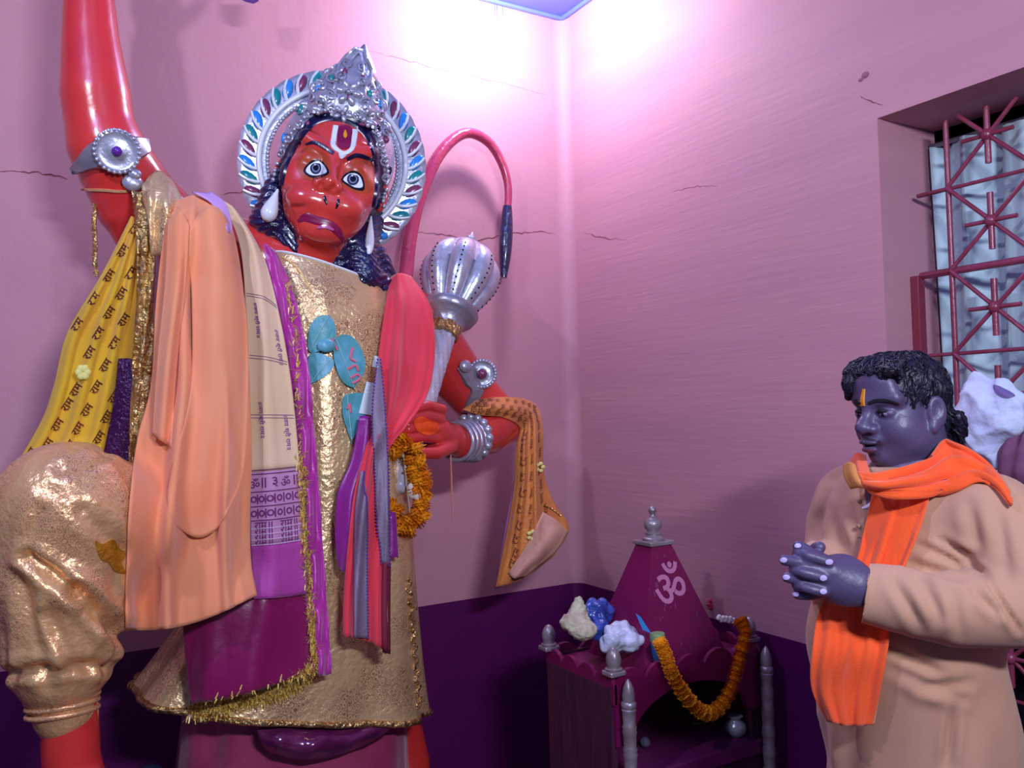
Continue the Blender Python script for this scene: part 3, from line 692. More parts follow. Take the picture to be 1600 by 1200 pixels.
# armlets and bracelet
def band(pts, half, th, trees, name, m, par=ST, lift=.004):
    return decal_strip(pts, half, trees, lift+th, 40, 8).obj(name, m, par)
al = band([(112, 272), (128, 258), (150, 244), (178, 238), (208, 233), (228, 229)], [8, 24, 44, 50, 42, 26], .008, [T_body], 'armlet', m_silver2); BASE['armlet'] = Matrix()
def medallion(c, r, par, gem, trees, place):
    p0 = project(c[0], c[1], trees, .016); pn = nrm(CAM-p0); s_ = mpp(p0)
    A = nrm(np.cross((0, 0, 1.), pn)); B = np.cross(pn, A)
    b = MB(); b.lathe(p0-pn*.012, pn, [(0, r*s_), (.012, r*s_), (.016, r*.85*s_), (.013, r*.75*s_), (.016, r*.4*s_), (.02, r*.2*s_)], 28); b.obj('medallion', m_silver, par)
    b = MB()
    for k in range(26): t = 2*math.pi*k/26; b.ball(p0+(A*math.cos(t)+B*math.sin(t))*r*.95*s_+pn*.003, 3.2*s_, nu=7, nv=5)
    b.obj('bead_rim', m_silver, par)['kind'] = 'stuff'
    b = MB(); b.ball(p0+pn*.01, (8*s_, 8*s_, 8*s_)); b.obj('gem', gem, par)
medallion((181, 236), 34, al, mat('violet_gem', (96, 40, 150), .1), [T_body], W)
b = MB(); p = project(206, 284, [T_body], .012); b.ball(p, (.024, .014, .022)); b.ball(p+np.array([.004, -.008, .018]), (.017, .014, .014)); b.obj('armlet_drop', m_silver, al)
al2 = band([(716, 572), (738, 590), (745, 610), (735, 632), (728, 648)], [12, 34, 22, 16, 12], .006, [T_body], 'armlet', m_silver2); BASE['armlet.001'] = Matrix()
medallion((748, 586), 22, al2, m_plum, [T_body], W)
b = MB(); p = project(724, 572, [T_body], .014); b.ball(p, (.022, .012, .02)); b.obj('armlet_leaf', m_silver, al2)
br = thing; b = MB()
def ring(c, axis, r, t, mb, n=28, k=8, sq=1.):
    axis = nrm(axis); A = nrm(np.cross(axis, (0, 0, 1.))); B = np.cross(axis, A)
    mb.tube([np.asarray(c)+(A*math.cos(x)+B*math.sin(x)*sq)*r for x in np.linspace(0, 2*math.pi, n+1)], t, k, False)
ax = W(705, 686, .46)-W(740, 684, .39)
for k in range(5): ring(W(714+6*k, 690-.6*k, .45-.014*k), ax, .056+.002*k, .0065, b)
brc = b.obj('bracelet', m_silver, ST); BASE['bracelet'] = Matrix()
b = MB()
for k in range(16): t = 2*math.pi*k/16; A = nrm(np.cross(nrm(ax), (0, 0, 1.))); B = np.cross(nrm(ax), A); b.ball(W(736, 684, .41)+(A*math.cos(t)+B*math.sin(t))*.064, .014, nu=8, nv=6)
b.obj('bead_row', m_silver, brc)['kind'] = 'stuff'
decal_star([(646, 658), (656, 651), (668, 654), (682, 661), (686, 672), (676, 679), (664, 680), (650, 671)], [T_hand, T_body], .0025).obj('vermilion_smear', mat('bright_orange_powder', (255, 92, 10), .8, 0, (240, 70, 20), 60), ST)
# thread round the raised arm and a string hanging from the wrist
decal_strip([(124, 296), (160, 297), (190, 299), (222, 296)], [4, 5, 5, 5], [T_body], .004).obj('arm_thread', m_gold2, ST)
b = MB(); b.tube([W(704, 705, .50), W(705.5, 750, .5), W(707, 812, .5)], [.002, .003, .003], 6); b.obj('wrist_string', mat('red_white_thread', (216, 130, 130), .8), ST)

b = MB(); b.tube(catmull([W(152, 306, .40), W(147, 345, .43), W(149, 385, .42), W(148, 410, .42), W(151, 432, .42)], 20), [.004+.003*abs(math.sin(i*1.1)) for i in range(21)], 6); b.obj('foil_tassel', m_foil, ST)
# gold tunic, trouser leg and underskirt
def wob(th, v): return (.02*math.sin(7*th+1.3)+.014*math.sin(11*th+4*v)+.01*math.sin(17*th+2))*(.25+v*1.1)
TR = [(420, 396, 604, 462, .42, .115), (402, 455, 612, 508, .41, .15), (398, 560, 616, 590, .40, .18), (392, 700, 620, 700, .40, .195), (380, 820, 630, 820, .40, .205), (320, 930, 638, 930, .40, .22), (255, 1020, 646, 1030, .40, .235), (207, 1082, 654, 1100, .40, .245)]
v, f = loft(TR, 110, 90, 2.5, wob); me = mesh_from('tunic', v, f); tun = obj('tunic', me, m_gold, ST); BASE['tunic'] = Matrix(); T_tun = bvh(v, f)
sd = tun.modifiers.new('thickness', 'SOLIDIFY'); sd.thickness = .006
n = 110; hem = v[90*n:91*n]; b = MB(); b.tube(list(hem+np.array([0, 0, .004]))+[hem[0]+np.array([0, 0, .004])], [.007+.003*random.random() for _ in range(n+1)], 8, False); b.obj('foil_hem', m_foil, tun)
neck = v[0:n]; b = MB(); b.tube(list(neck)+[neck[0]], .0035, 6, False); b.obj('neck_piping', m_white, tun)
b = MB()
for k in range(70):
    t = k/69; p = project(636+18*t+3*math.sin(k*.9), 905+200*t, [T_tun], .003)
    if p is not None: b.ball(p, (.007, .005, .006), nu=6, nv=4)
b.obj('foil_side_trim', m_foil, tun)['kind'] = 'stuff'
tr = SDF((-2.2, -1.1, .6), (-1.0, -.25, 1.75), .007)
tr.chain([W(345, 890, .44), W(220, 840, .58), W(108, 800, .72)], [.155, .150, .138], .05)
tr.chain([W(100, 800, .72), W(101, 900, .72), W(100, 975, .72), W(96, 1042, .72), W(98, 1092, .72)], [.138, .130, .119, .092, .060], .03)
tr.cone(W(98, 1085, .72), W(102, 1112, .72), .062, .062, .01)
v, q = tr.net(); v = relax(v, q, 2); n_ = normals(v, q)
c0 = W(100, 900, .72); th = np.arctan2(v[:, 1]-c0[1], v[:, 0]-c0[0]); zz = v[:, 2]
am = np.clip((c0[2]+.12-zz)/.3, .15, 1)
fold = (np.sin(9*th+14*(zz-c0[2]))*.006+np.sin(15*th-22*zz)*.004+np.sin(46*zz+3*np.sin(3*th))*.003)*am
zb = W(98, 1070, .72)[2]; fold *= np.clip((zz-zb)/.06, 0, 1)
tpx = 800+F*((v-CAM)@RT)/((v-CAM)@FW); tpy = 600-F*((v-CAM)@UP)/((v-CAM)@FW)
def seg(x0, y0, x1, y1):
    t = np.clip(((tpx-x0)*(x1-x0)+(tpy-y0)*(y1-y0))/((x1-x0)**2+(y1-y0)**2), 0, 1); return np.hypot(tpx-x0-t*(x1-x0), tpy-y0-t*(y1-y0)), t
for (x0, y0, x1, y1, dp, wd_) in ((48, 872, 120, 925, .016, 9), (120, 925, 196, 1000, .020, 11), (20, 1050, 160, 1040, .010, 8), (75, 960, 110, 1030, .008, 9), (30, 900, 60, 1010, .008, 10), (130, 800, 190, 860, .007, 12), (95, 735, 165, 708, .006, 9), (60, 800, 40, 870, .006, 10), (150, 960, 130, 1040, .006, 8)):
    ds, t = seg(x0, y0, x1, y1); fold += -dp*np.exp(-(ds/wd_)**2)+.5*dp*np.exp(-((ds-2.2*wd_)/(wd_*1.2))**2)
v = v+n_*fold[:, None]; trou = obj('trouser_leg', fast_mesh('trouser_leg', v, q), m_gold2, ST); BASE['trouser_leg'] = Matrix(); T_tr = bvh(v, q)
b = MB()
for k, (y, r) in enumerate(((1076, .073), (1090, .067), (1100, .066), (1112, .066))):
    ring(W(98, y, .72), (0, .15, 1), r, .0055, b)
b.obj('ankle_gather', m_gold2, trou)
m_mus = mat('mustard_foil', (214, 150, 40), .3, .5, (190, 120, 30), 40, .6, 80)
decal_star([(148, 846), (160, 850), (176, 842), (186, 856), (196, 864), (190, 880), (196, 896), (178, 892), (170, 880), (156, 872)], [T_tr], .002).obj('mustard_patch', m_mus, trou)
m_pink = mat('pink_satin', (176, 62, 104), .4, 0, (150, 40, 84), 8, .3, 14, .5, sheen=.3)
SK = [(292, 1040, 632, 1050, .39, .17), (286, 1120, 630, 1130, .39, .19), (276, 1220, 628, 1220, .39, .2), (270, 1330, 626, 1330, .39, .2), (270, 1450, 626, 1450, .39, .2)]
v, f = loft(SK, 90, 30, 2.2, lambda th, v: .03*math.sin(9*th+.5)+.02*math.sin(14*th+3*v)); me = mesh_from('underskirt', v, f); usk = obj('underskirt', me, m_pink, ST); usk.modifiers.new('thickness', 'SOLIDIFY').thickness = .005
T_sk = bvh(v, f)
rl = drape([[(400, 1130, .60), (460, 1140, .62), (530, 1140, .62), (600, 1128, .6)], [(405, 1152, .62), (460, 1165, .65), (520, 1162, .65), (610, 1138, .61)], [(420, 1172, .60), (460, 1184, .62), (510, 1182, .62), (575, 1160, .6)]], W, 30, 12, ((.006, 3, 0, .4, 0),))
rl.obj('satin_roll', mat('plum_satin', (112, 38, 84), .18, .2, (84, 20, 70), 12, .2, 20, .7), ST, .012)

# rock under the feet
pl = SDF((-2.3, -1.25, -.01), (-.5, -.1, .95), .014)
fx = W(118, 1275, .72)
pl.cone((fx[0], fx[1], .02), (fx[0], fx[1]-.02, fx[2]-.09), .24, .11, .06); pl.ell((-1.15, -.42, .06), (.62, .34, .12), k=.06)
g = W(228, 1205, .45); pl.cone((g[0], g[1], .02), (g[0], g[1], g[2]-.05), .16, .06, .05); pl.ell((-.75, -.45, .05), (.3, .35, .09), k=.05)
pl.cut((0, 0, 0.001), (0, 0, -1))
v, q = pl.net(); n_ = normals(v, q); v = v+n_*(.012*np.sin(v[:, 0:1]*19+4*v[:, 2:3])*np.sin(v[:, 1:2]*23+2)*np.cos(v[:, 2:3]*17)); v[:, 2] = np.maximum(v[:, 2], 0)
o = obj('statue_rock', fast_mesh('statue_rock', v, q), mat('dark_teal_rock_paint', (30, 50, 84), .5, 0, (20, 32, 66), 8, .4, 20)); tag(o, 'dark teal painted rock base under the red statue', 'statue base')
LAY = [T_body, T_tun, T_tr]
# ------------------------------------------------------------------ cloths laid over the statue
def cotton(name, c, c2, rough=.85, bump=.25, sheen=.25, sc=5): return mat(name, c, rough, 0, c2, sc, bump, 260, .2, sheen=sheen, bdist=.003)
m_orange = cotton('peach_orange_cotton', (232, 138, 92), (240, 154, 112))
m_cream = cotton('cream_cotton', (232, 196, 160), (224, 186, 142))
m_lilac = cotton('lilac_print_ground', (196, 140, 178), (188, 126, 172))
m_magenta = mat('magenta_satin', (156, 16, 118), .32, 0, (136, 10, 96), 6, .25, 40, .5, sheen=.3)
m_mag2 = mat('bright_magenta_satin', (190, 44, 160), .34, 0, (172, 30, 140), 10, .2, 40, .5, sheen=.4)
m_wine = mat('wine_magenta_satin', (116, 4, 66), .3, 0, (136, 8, 84), 4, .2, 24, .5, sheen=.2)
m_coral = cotton('coral_red_cotton', (222, 54, 72), (230, 70, 84))
m_greyst = mat('grey_lurex_stripe', (122, 104, 128), .55, .1, (140, 120, 142), 160)
m_purp = mat('purple_satin', (150, 24, 140), .35, 0, (130, 14, 120), 6, .2, 30, sheen=.3)
m_yellow = cotton('yellow_printed_cotton', (226, 168, 54), (232, 186, 40), sc=7)
m_print = mat('dark_red_print', (96, 26, 30), .8)
m_vprint = mat('violet_print', (120, 64, 140), .8)
m_paper = mat('white_paper', (222, 240, 244), .7)
m_leaf = mat('teal_bel_leaf', (56, 140, 132), .4, 0, (96, 168, 190), 14, .35, 40, .5)
m_pinkp = mat('pink_paste', (222, 110, 130), .8)

# yellow stole with rows of the same word, tied at the raised arm
ys = drape([[(206, 338, .50), (216, 342, .52), (224, 350, .51)],
            [(160, 428, .46), (190, 440, .48), (216, 470, .48)],
            [(106, 520, .40), (160, 535, .43), (208, 560, .44)],
            [(84, 605, .36), (140, 620, .40), (200, 640, .42)],
            [(60, 668, .34), (120, 690, .38), (180, 705, .40)],
            [(-6, 775, .33), (70, 790, .36), (150, 800, .38)],
            [(-60, 850, .32), (10, 860, .34), (100, 860, .36)]], W, 60, 70, ((.008, 3.4, 2.2, .1, .0),), [T_body], rough=.004)
o = ys.obj('yellow_stole', m_yellow); tag(o, 'yellow stole printed with rows of the word राम hanging from the raised arm', 'stole')
BASE[o.name] = Matrix(); mb = MB()
T_ys = ys.bvh()
for x, y in ((209, 358), (192, 392), (171, 431), (147, 467), (121, 507), (102, 550), (92, 594), (82, 629), (66, 670), (47, 710), (29, 742), (205, 427), (190, 459), (171, 489), (154, 521), (140, 551), (119, 609), (106, 632), (90, 664), (74, 695), (56, 722),
             (194, 500), (179, 536), (165, 571), (151, 605), (136, 641), (122, 670), (108, 698), (192, 590), (179, 620), (167, 652), (155, 684)):
    mb = MB(); hh = 9 if y < 380 else 11.5
    if stamp_px(mb, T_ys, 'राम', x, y, hh, math.radians(58), .0065): mb.obj('printed_word', m_print, o, False)
# narrow pleat edges in lighter yellow are folds of the same stole; a folded flower tucked in it
b = MB(); p = project(133, 582, [ys.bvh()], .006)
for k in range(6): t = k*1.05; b.ball(p+np.array([.009*math.cos(t), -.004, .010*math.sin(t)]), (.009, .004, .010), nu=8, nv=5)
o2 = b.obj('tucked_flower', mat('pale_yellow_petal', (232, 224, 130), .6)); tag(o2, 'small pale yellow flower tucked into the printed yellow stole', 'flower')
# crinkled foil strip beside it
fo = drape([[(206, 296, .50), (218, 300, .52), (232, 292, .50)], [(212, 360, .53), (226, 364, .55), (244, 360, .54)], [(214, 460, .54), (226, 465, .56), (240, 460, .55)],
            [(208, 560, .54), (222, 562, .56), (240, 560, .55)], [(204, 650, .54), (218, 655, .56), (238, 650, .55)], [(202, 740, .55), (214, 745, .56), (232, 740, .55)]], W, 14, 60, ((.006, 2, 0, 3, 0),), [T_body], rough=.012, rscale=40)
o = fo.obj('foil_strip', m_foil); tag(o, 'crinkled gold foil strip hanging left of the orange stole', 'foil ribbon')
sl = drape([[(222, 290, .50), (245, 268, .52), (268, 280, .50)], [(224, 312, .54), (250, 300, .57), (282, 306, .55)], [(232, 345, .55), (258, 340, .58), (300, 340, .56)], [(236, 400, .55), (262, 398, .58), (310, 390, .56)]], W, 20, 24, ((.006, 2, 0, 1, 0),), [T_body], rough=.008, rscale=25)
o = sl.obj('sleeve', m_gold, ST, .006)
# dark sequinned cloth seen between the yellow stole and the foil
dk = drape([[(186, 560, .44), (200, 560, .45), (212, 562, .46)], [(176, 640, .44), (192, 640, .46), (210, 640, .47)], [(160, 720, .44), (188, 720, .46), (210, 720, .47)], [(150, 800, .44), (188, 800, .46), (212, 800, .47)]], W, 12, 24, (), [])
o = dk.obj('sequinned_cloth', mat('dark_purple_sequins', (70, 14, 74), .25, .4, (150, 120, 170), 150, .5, 120, sharp=(.6, .75))); tag(o, 'dark purple sequinned cloth between yellow stole and gold foil', 'cloth')

# layers over the chest, the lowest first
WN = drape([[(288, 905, .60), (380, 890, .66), (490, 880, .64)], [(287, 950, .62), (380, 945, .68), (490, 940, .66)], [(288, 1010, .63), (380, 1010, .69), (488, 1000, .67)], [(298, 1100, .64), (380, 1085, .70), (490, 1050, .68)]], W, 40, 34, ((.006, 2.3, .5, .3, 0),), [T_tun], rough=.008, rscale=7)
wine = WN.obj('wine_shawl', m_wine); tag(wine, 'wide wine magenta shawl end with gold tinsel along its bottom edge', 'shawl'); T_wine = WN.bvh(); BASE[wine.name] = Matrix()
def tinsel(line, w, n, trees, name, par, m=m_tinsel, hang=0):
    L = catmull(line, 80); b = MB(); hi = MB()
    for k in range(n):
        c = L[random.randint(0, 80)]; x = c[0]+random.gauss(0, w*.5); y = c[1]+random.gauss(0, w*.5)+hang*random.random()
        p = project(x, y, trees, .004, lambda a, b_: W(a, b_, .62)); d = np.array([random.gauss(0, 1), -abs(random.gauss(0, 1)), random.gauss(0, 1)-.4*bool(hang)]); d = nrm(d)*random.uniform(.008, .020)
        s_ = nrm(np.cross(d, (.3, .5, .8)))*.0018
        (hi if k % 7 == 0 else b).add([p-s_, p+s_, p+d+s_*.6, p+d-s_*.6], [(0, 1, 2, 3)])
    o = b.obj(name, m, par, False); o['kind'] = 'stuff'; o = hi.obj('tinsel_glint', m_tinsel_hi, par, False); o['kind'] = 'stuff'
MG = drape([[(412, 380, .55), (422, 386, .56), (432, 395, .55)], [(418, 425, .57), (436, 430, .58), (452, 440, .57)], [(432, 500, .60), (452, 505, .61), (472, 510, .6)], [(446, 580, .61), (466, 585, .62), (484, 590, .62)], [(456, 680, .62), (476, 685, .63), (492, 690, .63)],
            [(464, 780, .63), (484, 785, .64), (500, 790, .64)], [(474, 900, .65), (494, 905, .66), (508, 910, .66)], [(482, 980, .66), (500, 985, .68), (514, 990, .67)], [(488, 1050, .68), (504, 1056, .70), (518, 1052, .69)]], W, 20, 90, ((.008, 1.4, .5, .1, 0), (.005, 2, 0, 9, 0)), [T_tun, T_wine], rough=.004, rscale=30)
mg = MG.obj('magenta_dupatta', m_mag2); tag(mg, 'narrow bright magenta satin dupatta with gold tinsel down its left edge', 'shawl'); T_mg = MG.bvh(); BASE[mg.name] = Matrix()
tinsel([(300, 1106), (340, 1098), (400, 1084), (450, 1066), (490, 1042)], 8, 2600, [T_wine, T_tun], 'tinsel_fringe', wine, hang=13)
# sequin line on the dupatta
tinsel([(446, 440), (458, 520), (466, 620), (472, 720)], 2.5, 160, [T_mg], 'sequin_line', mg)
CRM = drape([[(345, 312, .52), (362, 322, .54), (380, 345, .53)], [(374, 380, .56), (396, 385, .58), (413, 405, .57)], [(384, 480, .60), (412, 485, .62), (438, 500, .61)], [(388, 600, .62), (420, 602, .64), (456, 606, .63)], [(390, 735, .64), (428, 732, .66), (468, 728, .65)],
             [(392, 855, .65), (432, 852, .67), (478, 845, .66)], [(396, 936, .66), (436, 934, .68), (478, 928, .67)]], W, 24, 70, ((.004, 1.5, .3, .1, 0),), [T_tun, T_wine], rough=.003)
def part_of(cl, v0, v1): j0, j1 = int(round(v0*cl.nv)), int(round(v1*cl.nv)); return Cloth(cl.G[j0:j1+1])
cs = thing('printed_scarf', 'cream scarf with violet Devanagari print and a lilac and magenta end', 'scarf', CRM.at(.5, 1))
part_of(CRM, 0, .665).obj('cream_length', m_cream, cs); part_of(CRM, .665, .835).obj('lilac_border', m_lilac, cs); part_of(CRM, .835, 1).obj('magenta_end', mat('magenta_lilac_cotton', (176, 60, 150), .7, 0, (166, 44, 140), 8, .2, 200, sheen=.3), cs)
T_crm = CRM.bvh(); mb = MB()
for u, v0 in ((.30, .36), (.30, .57), (.80, .41), (.80, .595)):
    mw = MB(); stamp(mw, CRM, '॥जय श्री राम॥', u, v0, .019, math.radians(-88), .003); mw.obj('printed_words', m_vprint, cs, False)
for v_ in (.30, .44, .56):
    for dv in (0, .006):
        pts = [CRM.at(u, v_+dv, .003) for u in np.linspace(.05, .98, 20)]; mb.tube(pts, .0007, 4)
mb.obj('printed_lines', m_vprint, cs, False)['kind'] = 'stuff'; mb = MB()
m_dp = mat('plum_print', (112, 40, 104), .8)
for v_ in (.668, .676, .712, .742, .772): mb.tube([CRM.at(u, v_, .003) for u in np.linspace(.02, .98, 24)], .0012, 5)
for k, w in enumerate(('ॐ', '॥', '३', 'ॐ', '॥')): stamp(mb, CRM, w, .1+.2*k, .694, .024, 0, .003)
for r_ in (.727, .757):
    for k in range(6): stamp(mb, CRM, '०', .08+.165*k, r_, .016, 0, .003)
    for k in range(6): stamp(mb, CRM, '।', .16+.165*k, r_, .022, 0, .003)
mb.obj('border_print', m_dp, cs, False)['kind'] = 'stuff'; mb = MB(); ml = MB()
for r_ in (.782, .795, .808, .821):
    for k in range(2): stamp(mb, CRM, 'राम॥', .26+.46*k, r_+.002, .017, 0, .003)
    ml.tube([CRM.at(u, r_+.008, .003) for u in np.linspace(.02, .98, 24)], .001, 5)
mb.obj('border_words', m_dp, cs, False)['kind'] = 'stuff'; ml.obj('border_lines', mat('pale_lilac_line', (226, 190, 220), .8), cs, False)['kind'] = 'stuff'
tinsel([(470, 715), (474, 780), (478, 850), (484, 930), (488, 1000), (492, 1050)], 6, 1500, [T_mg, T_crm, T_tun], 'tinsel_edge', mg)
ORG = drape([[(268, 318, .55), (300, 306, .58), (330, 304, .57), (352, 330, .56)], [(258, 350, .59), (300, 342, .63), (345, 345, .62), (370, 385, .61)], [(244, 470, .62), (290, 470, .66), (340, 470, .66), (384, 490, .65)], [(236, 600, .63), (290, 600, .68), (340, 600, .68), (390, 610, .67)],
             [(214, 690, .65), (280, 700, .70), (340, 700, .70), (393, 710, .69)], [(202, 800, .67), (270, 810, .71), (335, 810, .72), (390, 810, .70)], [(198, 900, .68), (265, 905, .73), (335, 900, .73), (392, 880, .71)], [(196, 985, .69), (265, 982, .74), (335, 962, .74), (401, 930, .72)]],
            W, 56, 80, ((.020, 2.2, 1.2, -.25, .0), (.008, 4.6, .2, .35, .0), (.003, 9, 2, -.5, .2)), [T_body, T_tun, T_wine, T_mg, T_crm, T_tr, fo.bvh()], clear=.01, rough=.022, rscale=7)
o = ORG.obj('orange_stole', m_orange); tag(o, 'large plain peach orange stole draped over the statue\'s shoulder', 'stole'); T_org = ORG.bvh(); BASE[o.name] = Matrix()
# a loose second fold lying on the orange stole
OF = drape([[(262, 345, .62), (282, 330, .65), (296, 352, .63)], [(258, 440, .66), (275, 440, .69), (290, 445, .67)], [(246, 560, .67), (262, 565, .70), (276, 570, .68)], [(238, 680, .68), (254, 690, .70), (268, 700, .69)]], W, 14, 40, ((.006, 1, 0, .3, 0),), [T_org], rough=.006)
OF.obj('outer_fold', m_orange, o)
OF2 = drape([[(292, 360, .62), (322, 322, .66), (350, 334, .65), (368, 388, .63)], [(300, 480, .68), (330, 470, .71), (360, 470, .71), (386, 500, .68)], [(296, 620, .69), (330, 620, .72), (362, 620, .72), (388, 640, .69)], [(262, 760, .71), (310, 770, .735), (350, 760, .735), (380, 740, .71)], [(270, 820, .725), (308, 840, .74), (340, 825, .74), (360, 790, .725)]],
            W, 26, 44, ((.004, 1.4, .5, .3, 0),), [T_org], clear=.003, rough=.004, rscale=12); OF2.obj('outer_fold', m_orange, o, .0015)
# thin lavender ribbon on top of the shoulder
RB = drape([[(300, 300, .60), (322, 302, .60), (330, 300, .60)], [(330, 318, .62), (345, 322, .63), (352, 318, .62)], [(345, 345, .635), (354, 352, .64), (362, 350, .635)], [(356, 362, .64), (359, 366, .645), (362, 364, .64)]], W, 8, 20, (), [T_org]); ob = RB.obj('lavender_ribbon', mat('lavender_satin', (196, 150, 206), .3)); tag(ob, 'thin lavender ribbon lying on the shoulder of the orange stole', 'ribbon')

# coral stole on the other shoulder, with its grey border, and what hangs below it
PU = drape([[(562, 650, .63), (575, 650, .64), (585, 655, .63)], [(548, 720, .64), (565, 720, .66), (580, 720, .64)], [(528, 770, .65), (548, 775, .67), (570, 780, .65)], [(524, 840, .655), (545, 845, .675), (565, 850, .66)], [(530, 890, .66), (538, 893, .67), (548, 888, .66)]], W, 16, 34, ((.006, 1.2, 0, .2, 0),), [T_tun])
ob = PU.obj('purple_scarf', m_purp); tag(ob, 'purple satin scarf hanging beside the coral red stole', 'scarf'); T_pu = PU.bvh()
pk = drape([[(606, 800, .62), (612, 800, .63), (618, 800, .62)], [(606, 850, .63), (615, 855, .64), (622, 866, .63)], [(606, 868, .635), (613, 872, .64), (621, 868, .635)]], W, 6, 10, (), [T_tun]); pk.obj('scarf_corner', m_purp, ob)
CO = drape([[(610, 434, .50), (624, 427, .53), (642, 432, .50)], [(602, 480, .57), (632, 470, .58), (672, 478, .55)], [(592, 550, .60), (630, 545, .61), (679, 548, .58)], [(588, 610, .63), (625, 610, .63), (668, 615, .61)], [(590, 660, .65), (610, 660, .67), (636, 664, .65)], [(572, 700, .66), (588, 700, .68), (606, 706, .66)],
            [(556, 760, .67), (582, 760, .69), (606, 765, .67)], [(546, 830, .68), (575, 835, .70), (605, 835, .68)], [(538, 920, .69), (570, 925, .71), (604, 925, .69)], [(536, 995, .70), (568, 1000, .72), (606, 1018, .70)]], W, 26, 90, ((.014, 1.6, .8, .2, 0), (.006, 4.3, .2, .5, .0)), [T_body, T_tun, T_pu], clear=.01, rough=.012, rscale=12)
co = CO.obj('coral_stole', m_coral); tag(co, 'coral red stole with grey border hanging from the shoulder beside the mace', 'stole'); T_co = CO.bvh(); BASE[co.name] = Matrix()
ST1 = drape([[(590, 562, .64), (592, 560, .64), (594, 562, .64)], [(582, 640, .68), (590, 640, .685), (602, 645, .68)], [(584, 720, .685), (596, 720, .69), (606, 725, .685)], [(588, 800, .69), (598, 800, .695), (607, 805, .69)], [(596, 880, .70), (602, 880, .70), (608, 884, .70)]], W, 8, 50, (), [T_co, T_tun]); ST1.obj('grey_border', m_greyst, co)
ST2 = drape([[(563, 738, .68), (566, 735, .68), (569, 738, .68)], [(555, 800, .69), (564, 800, .695), (573, 800, .69)], [(553, 900, .70), (563, 900, .705), (574, 900, .70)], [(554, 996, .71), (564, 997, .715), (575, 997, .71)]], W, 8, 50, (), [T_co, T_tun]); ST2.obj('grey_border', m_greyst, co)
b = MB()
for cl, u in ((ST1, 0.), (ST1, 1.), (ST2, 1.)):
    for k in range(60): b.ball(cl.at(u, k/59, .003), .0028, nu=6, nv=4)
ob = b.obj('picot_edge', mat('violet_picot', (96, 50, 140), .6), co); ob['kind'] = 'stuff'
MR = drape([[(598, 880, .68), (604, 878, .69), (610, 880, .68)], [(597, 950, .69), (603, 950, .70), (609, 950, .69)], [(598, 1018, .70), (603, 1020, .71), (609, 1022, .70)]], W, 6, 20, (), [T_tun, T_co]); MR.obj('maroon_edge', mat('maroon_cotton', (120, 20, 50), .8), co)

# bel leaves and paper tags on the chest
def leaf(outline, b0, label, marks=()):
    n = 28; outline = [outline[0], outline[0]]+list(outline[1:]); ol = catmull(outline, n, True)[:n]; c = ol.mean(0); tr = [T_tun, T_co]
    def pl(x, y, l=.012):
        p = project(x, y, tr, l); return p if p is not None else W(x, y, b0)
    mb = decal_star([tuple(q) for q in ol], tr, .010, 28, 4, lambda x, y: W(x, y, b0)); o = mb.obj('bel_leaf', m_leaf); tag(o, label, 'leaf', 'bel leaves on the chest'); BASE[o.name] = Matrix()
    if marks:
        m2 = MB()
        for ml_ in marks: m2.tube([pl(*q) for q in catmull(ml_, 10)], .0035, 6)
        m2.obj('pink_writing', m_pinkp, o)
    tip, base = ol[0], ol[n//2]; mv = MB(); mv.tube([pl(*(tip*(1-t)+base*t)) for t in np.linspace(0.03, .97, 10)], .0012, 5); mv.obj('midrib', mat('leaf_midrib', (150, 190, 190), .5), o)
leaf([(512, 494), (496, 496), (484, 515), (482, 545), (490, 552), (508, 545), (522, 528), (520, 505)], .62, 'upper left teal bel leaf on the gold chest', [[(515, 530), (520, 540), (524, 548)]])
leaf([(486, 600), (500, 594), (514, 582), (520, 566), (508, 556), (496, 552), (484, 555), (482, 578)], .62, 'lowest of the left pair of teal leaves, under the curled one')
leaf([(551, 607), (536, 600), (526, 584), (519, 556), (522, 530), (536, 524), (552, 530), (566, 555), (567, 582)], .62, 'largest teal bel leaf with pink writing on the chest', [[(548, 545), (545, 560), (553, 566)], [(540, 578), (552, 572), (557, 580)], [(545, 592), (555, 586), (560, 592), (548, 600)]])
leaf([(547, 690), (534, 652), (534, 622), (548, 615), (568, 618), (568, 650)], .64, 'pointed teal bel leaf just left of the larger paper tag', [[(540, 640), (543, 632), (545, 645)]])
b = MB(); p = project(508, 542, [T_tun], .018); b.ball(p, (.024, .008, .018)); ob = b.obj('curled_leaf', m_leaf); tag(ob, 'small curled teal leaf between the upper leaves on the chest', 'leaf')
def paper(pxs, label):
    pts = [project(x, y, [T_co, T_tun, ST1.bvh()], .014) for x, y in pxs]; pts = [p if p is not None else W(x, y, .68) for p, (x, y) in zip(pts, pxs)]
    b = MB(); b.plate(pts, CAM-pts[0], .002); o = b.obj('paper_tag', m_paper, None, False); tag(o, label, 'paper')
paper([(581, 557), (591, 559), (590, 578), (577, 574)], 'smaller white paper tag at the coral stole\'s border')
paper([(569, 597), (583, 600), (580, 650), (557, 646)], 'larger white paper tag beside the pointed leaf')
b = MB(); L = catmull([(442, 402), (462, 418), (478, 440), (490, 462)], 24); b.tube([project(x, y, [T_tun], .004, lambda a, c: W(a, c, .56)) for x, y in L], .0016, 6); b.obj('gold_thread', m_tinsel, ST)

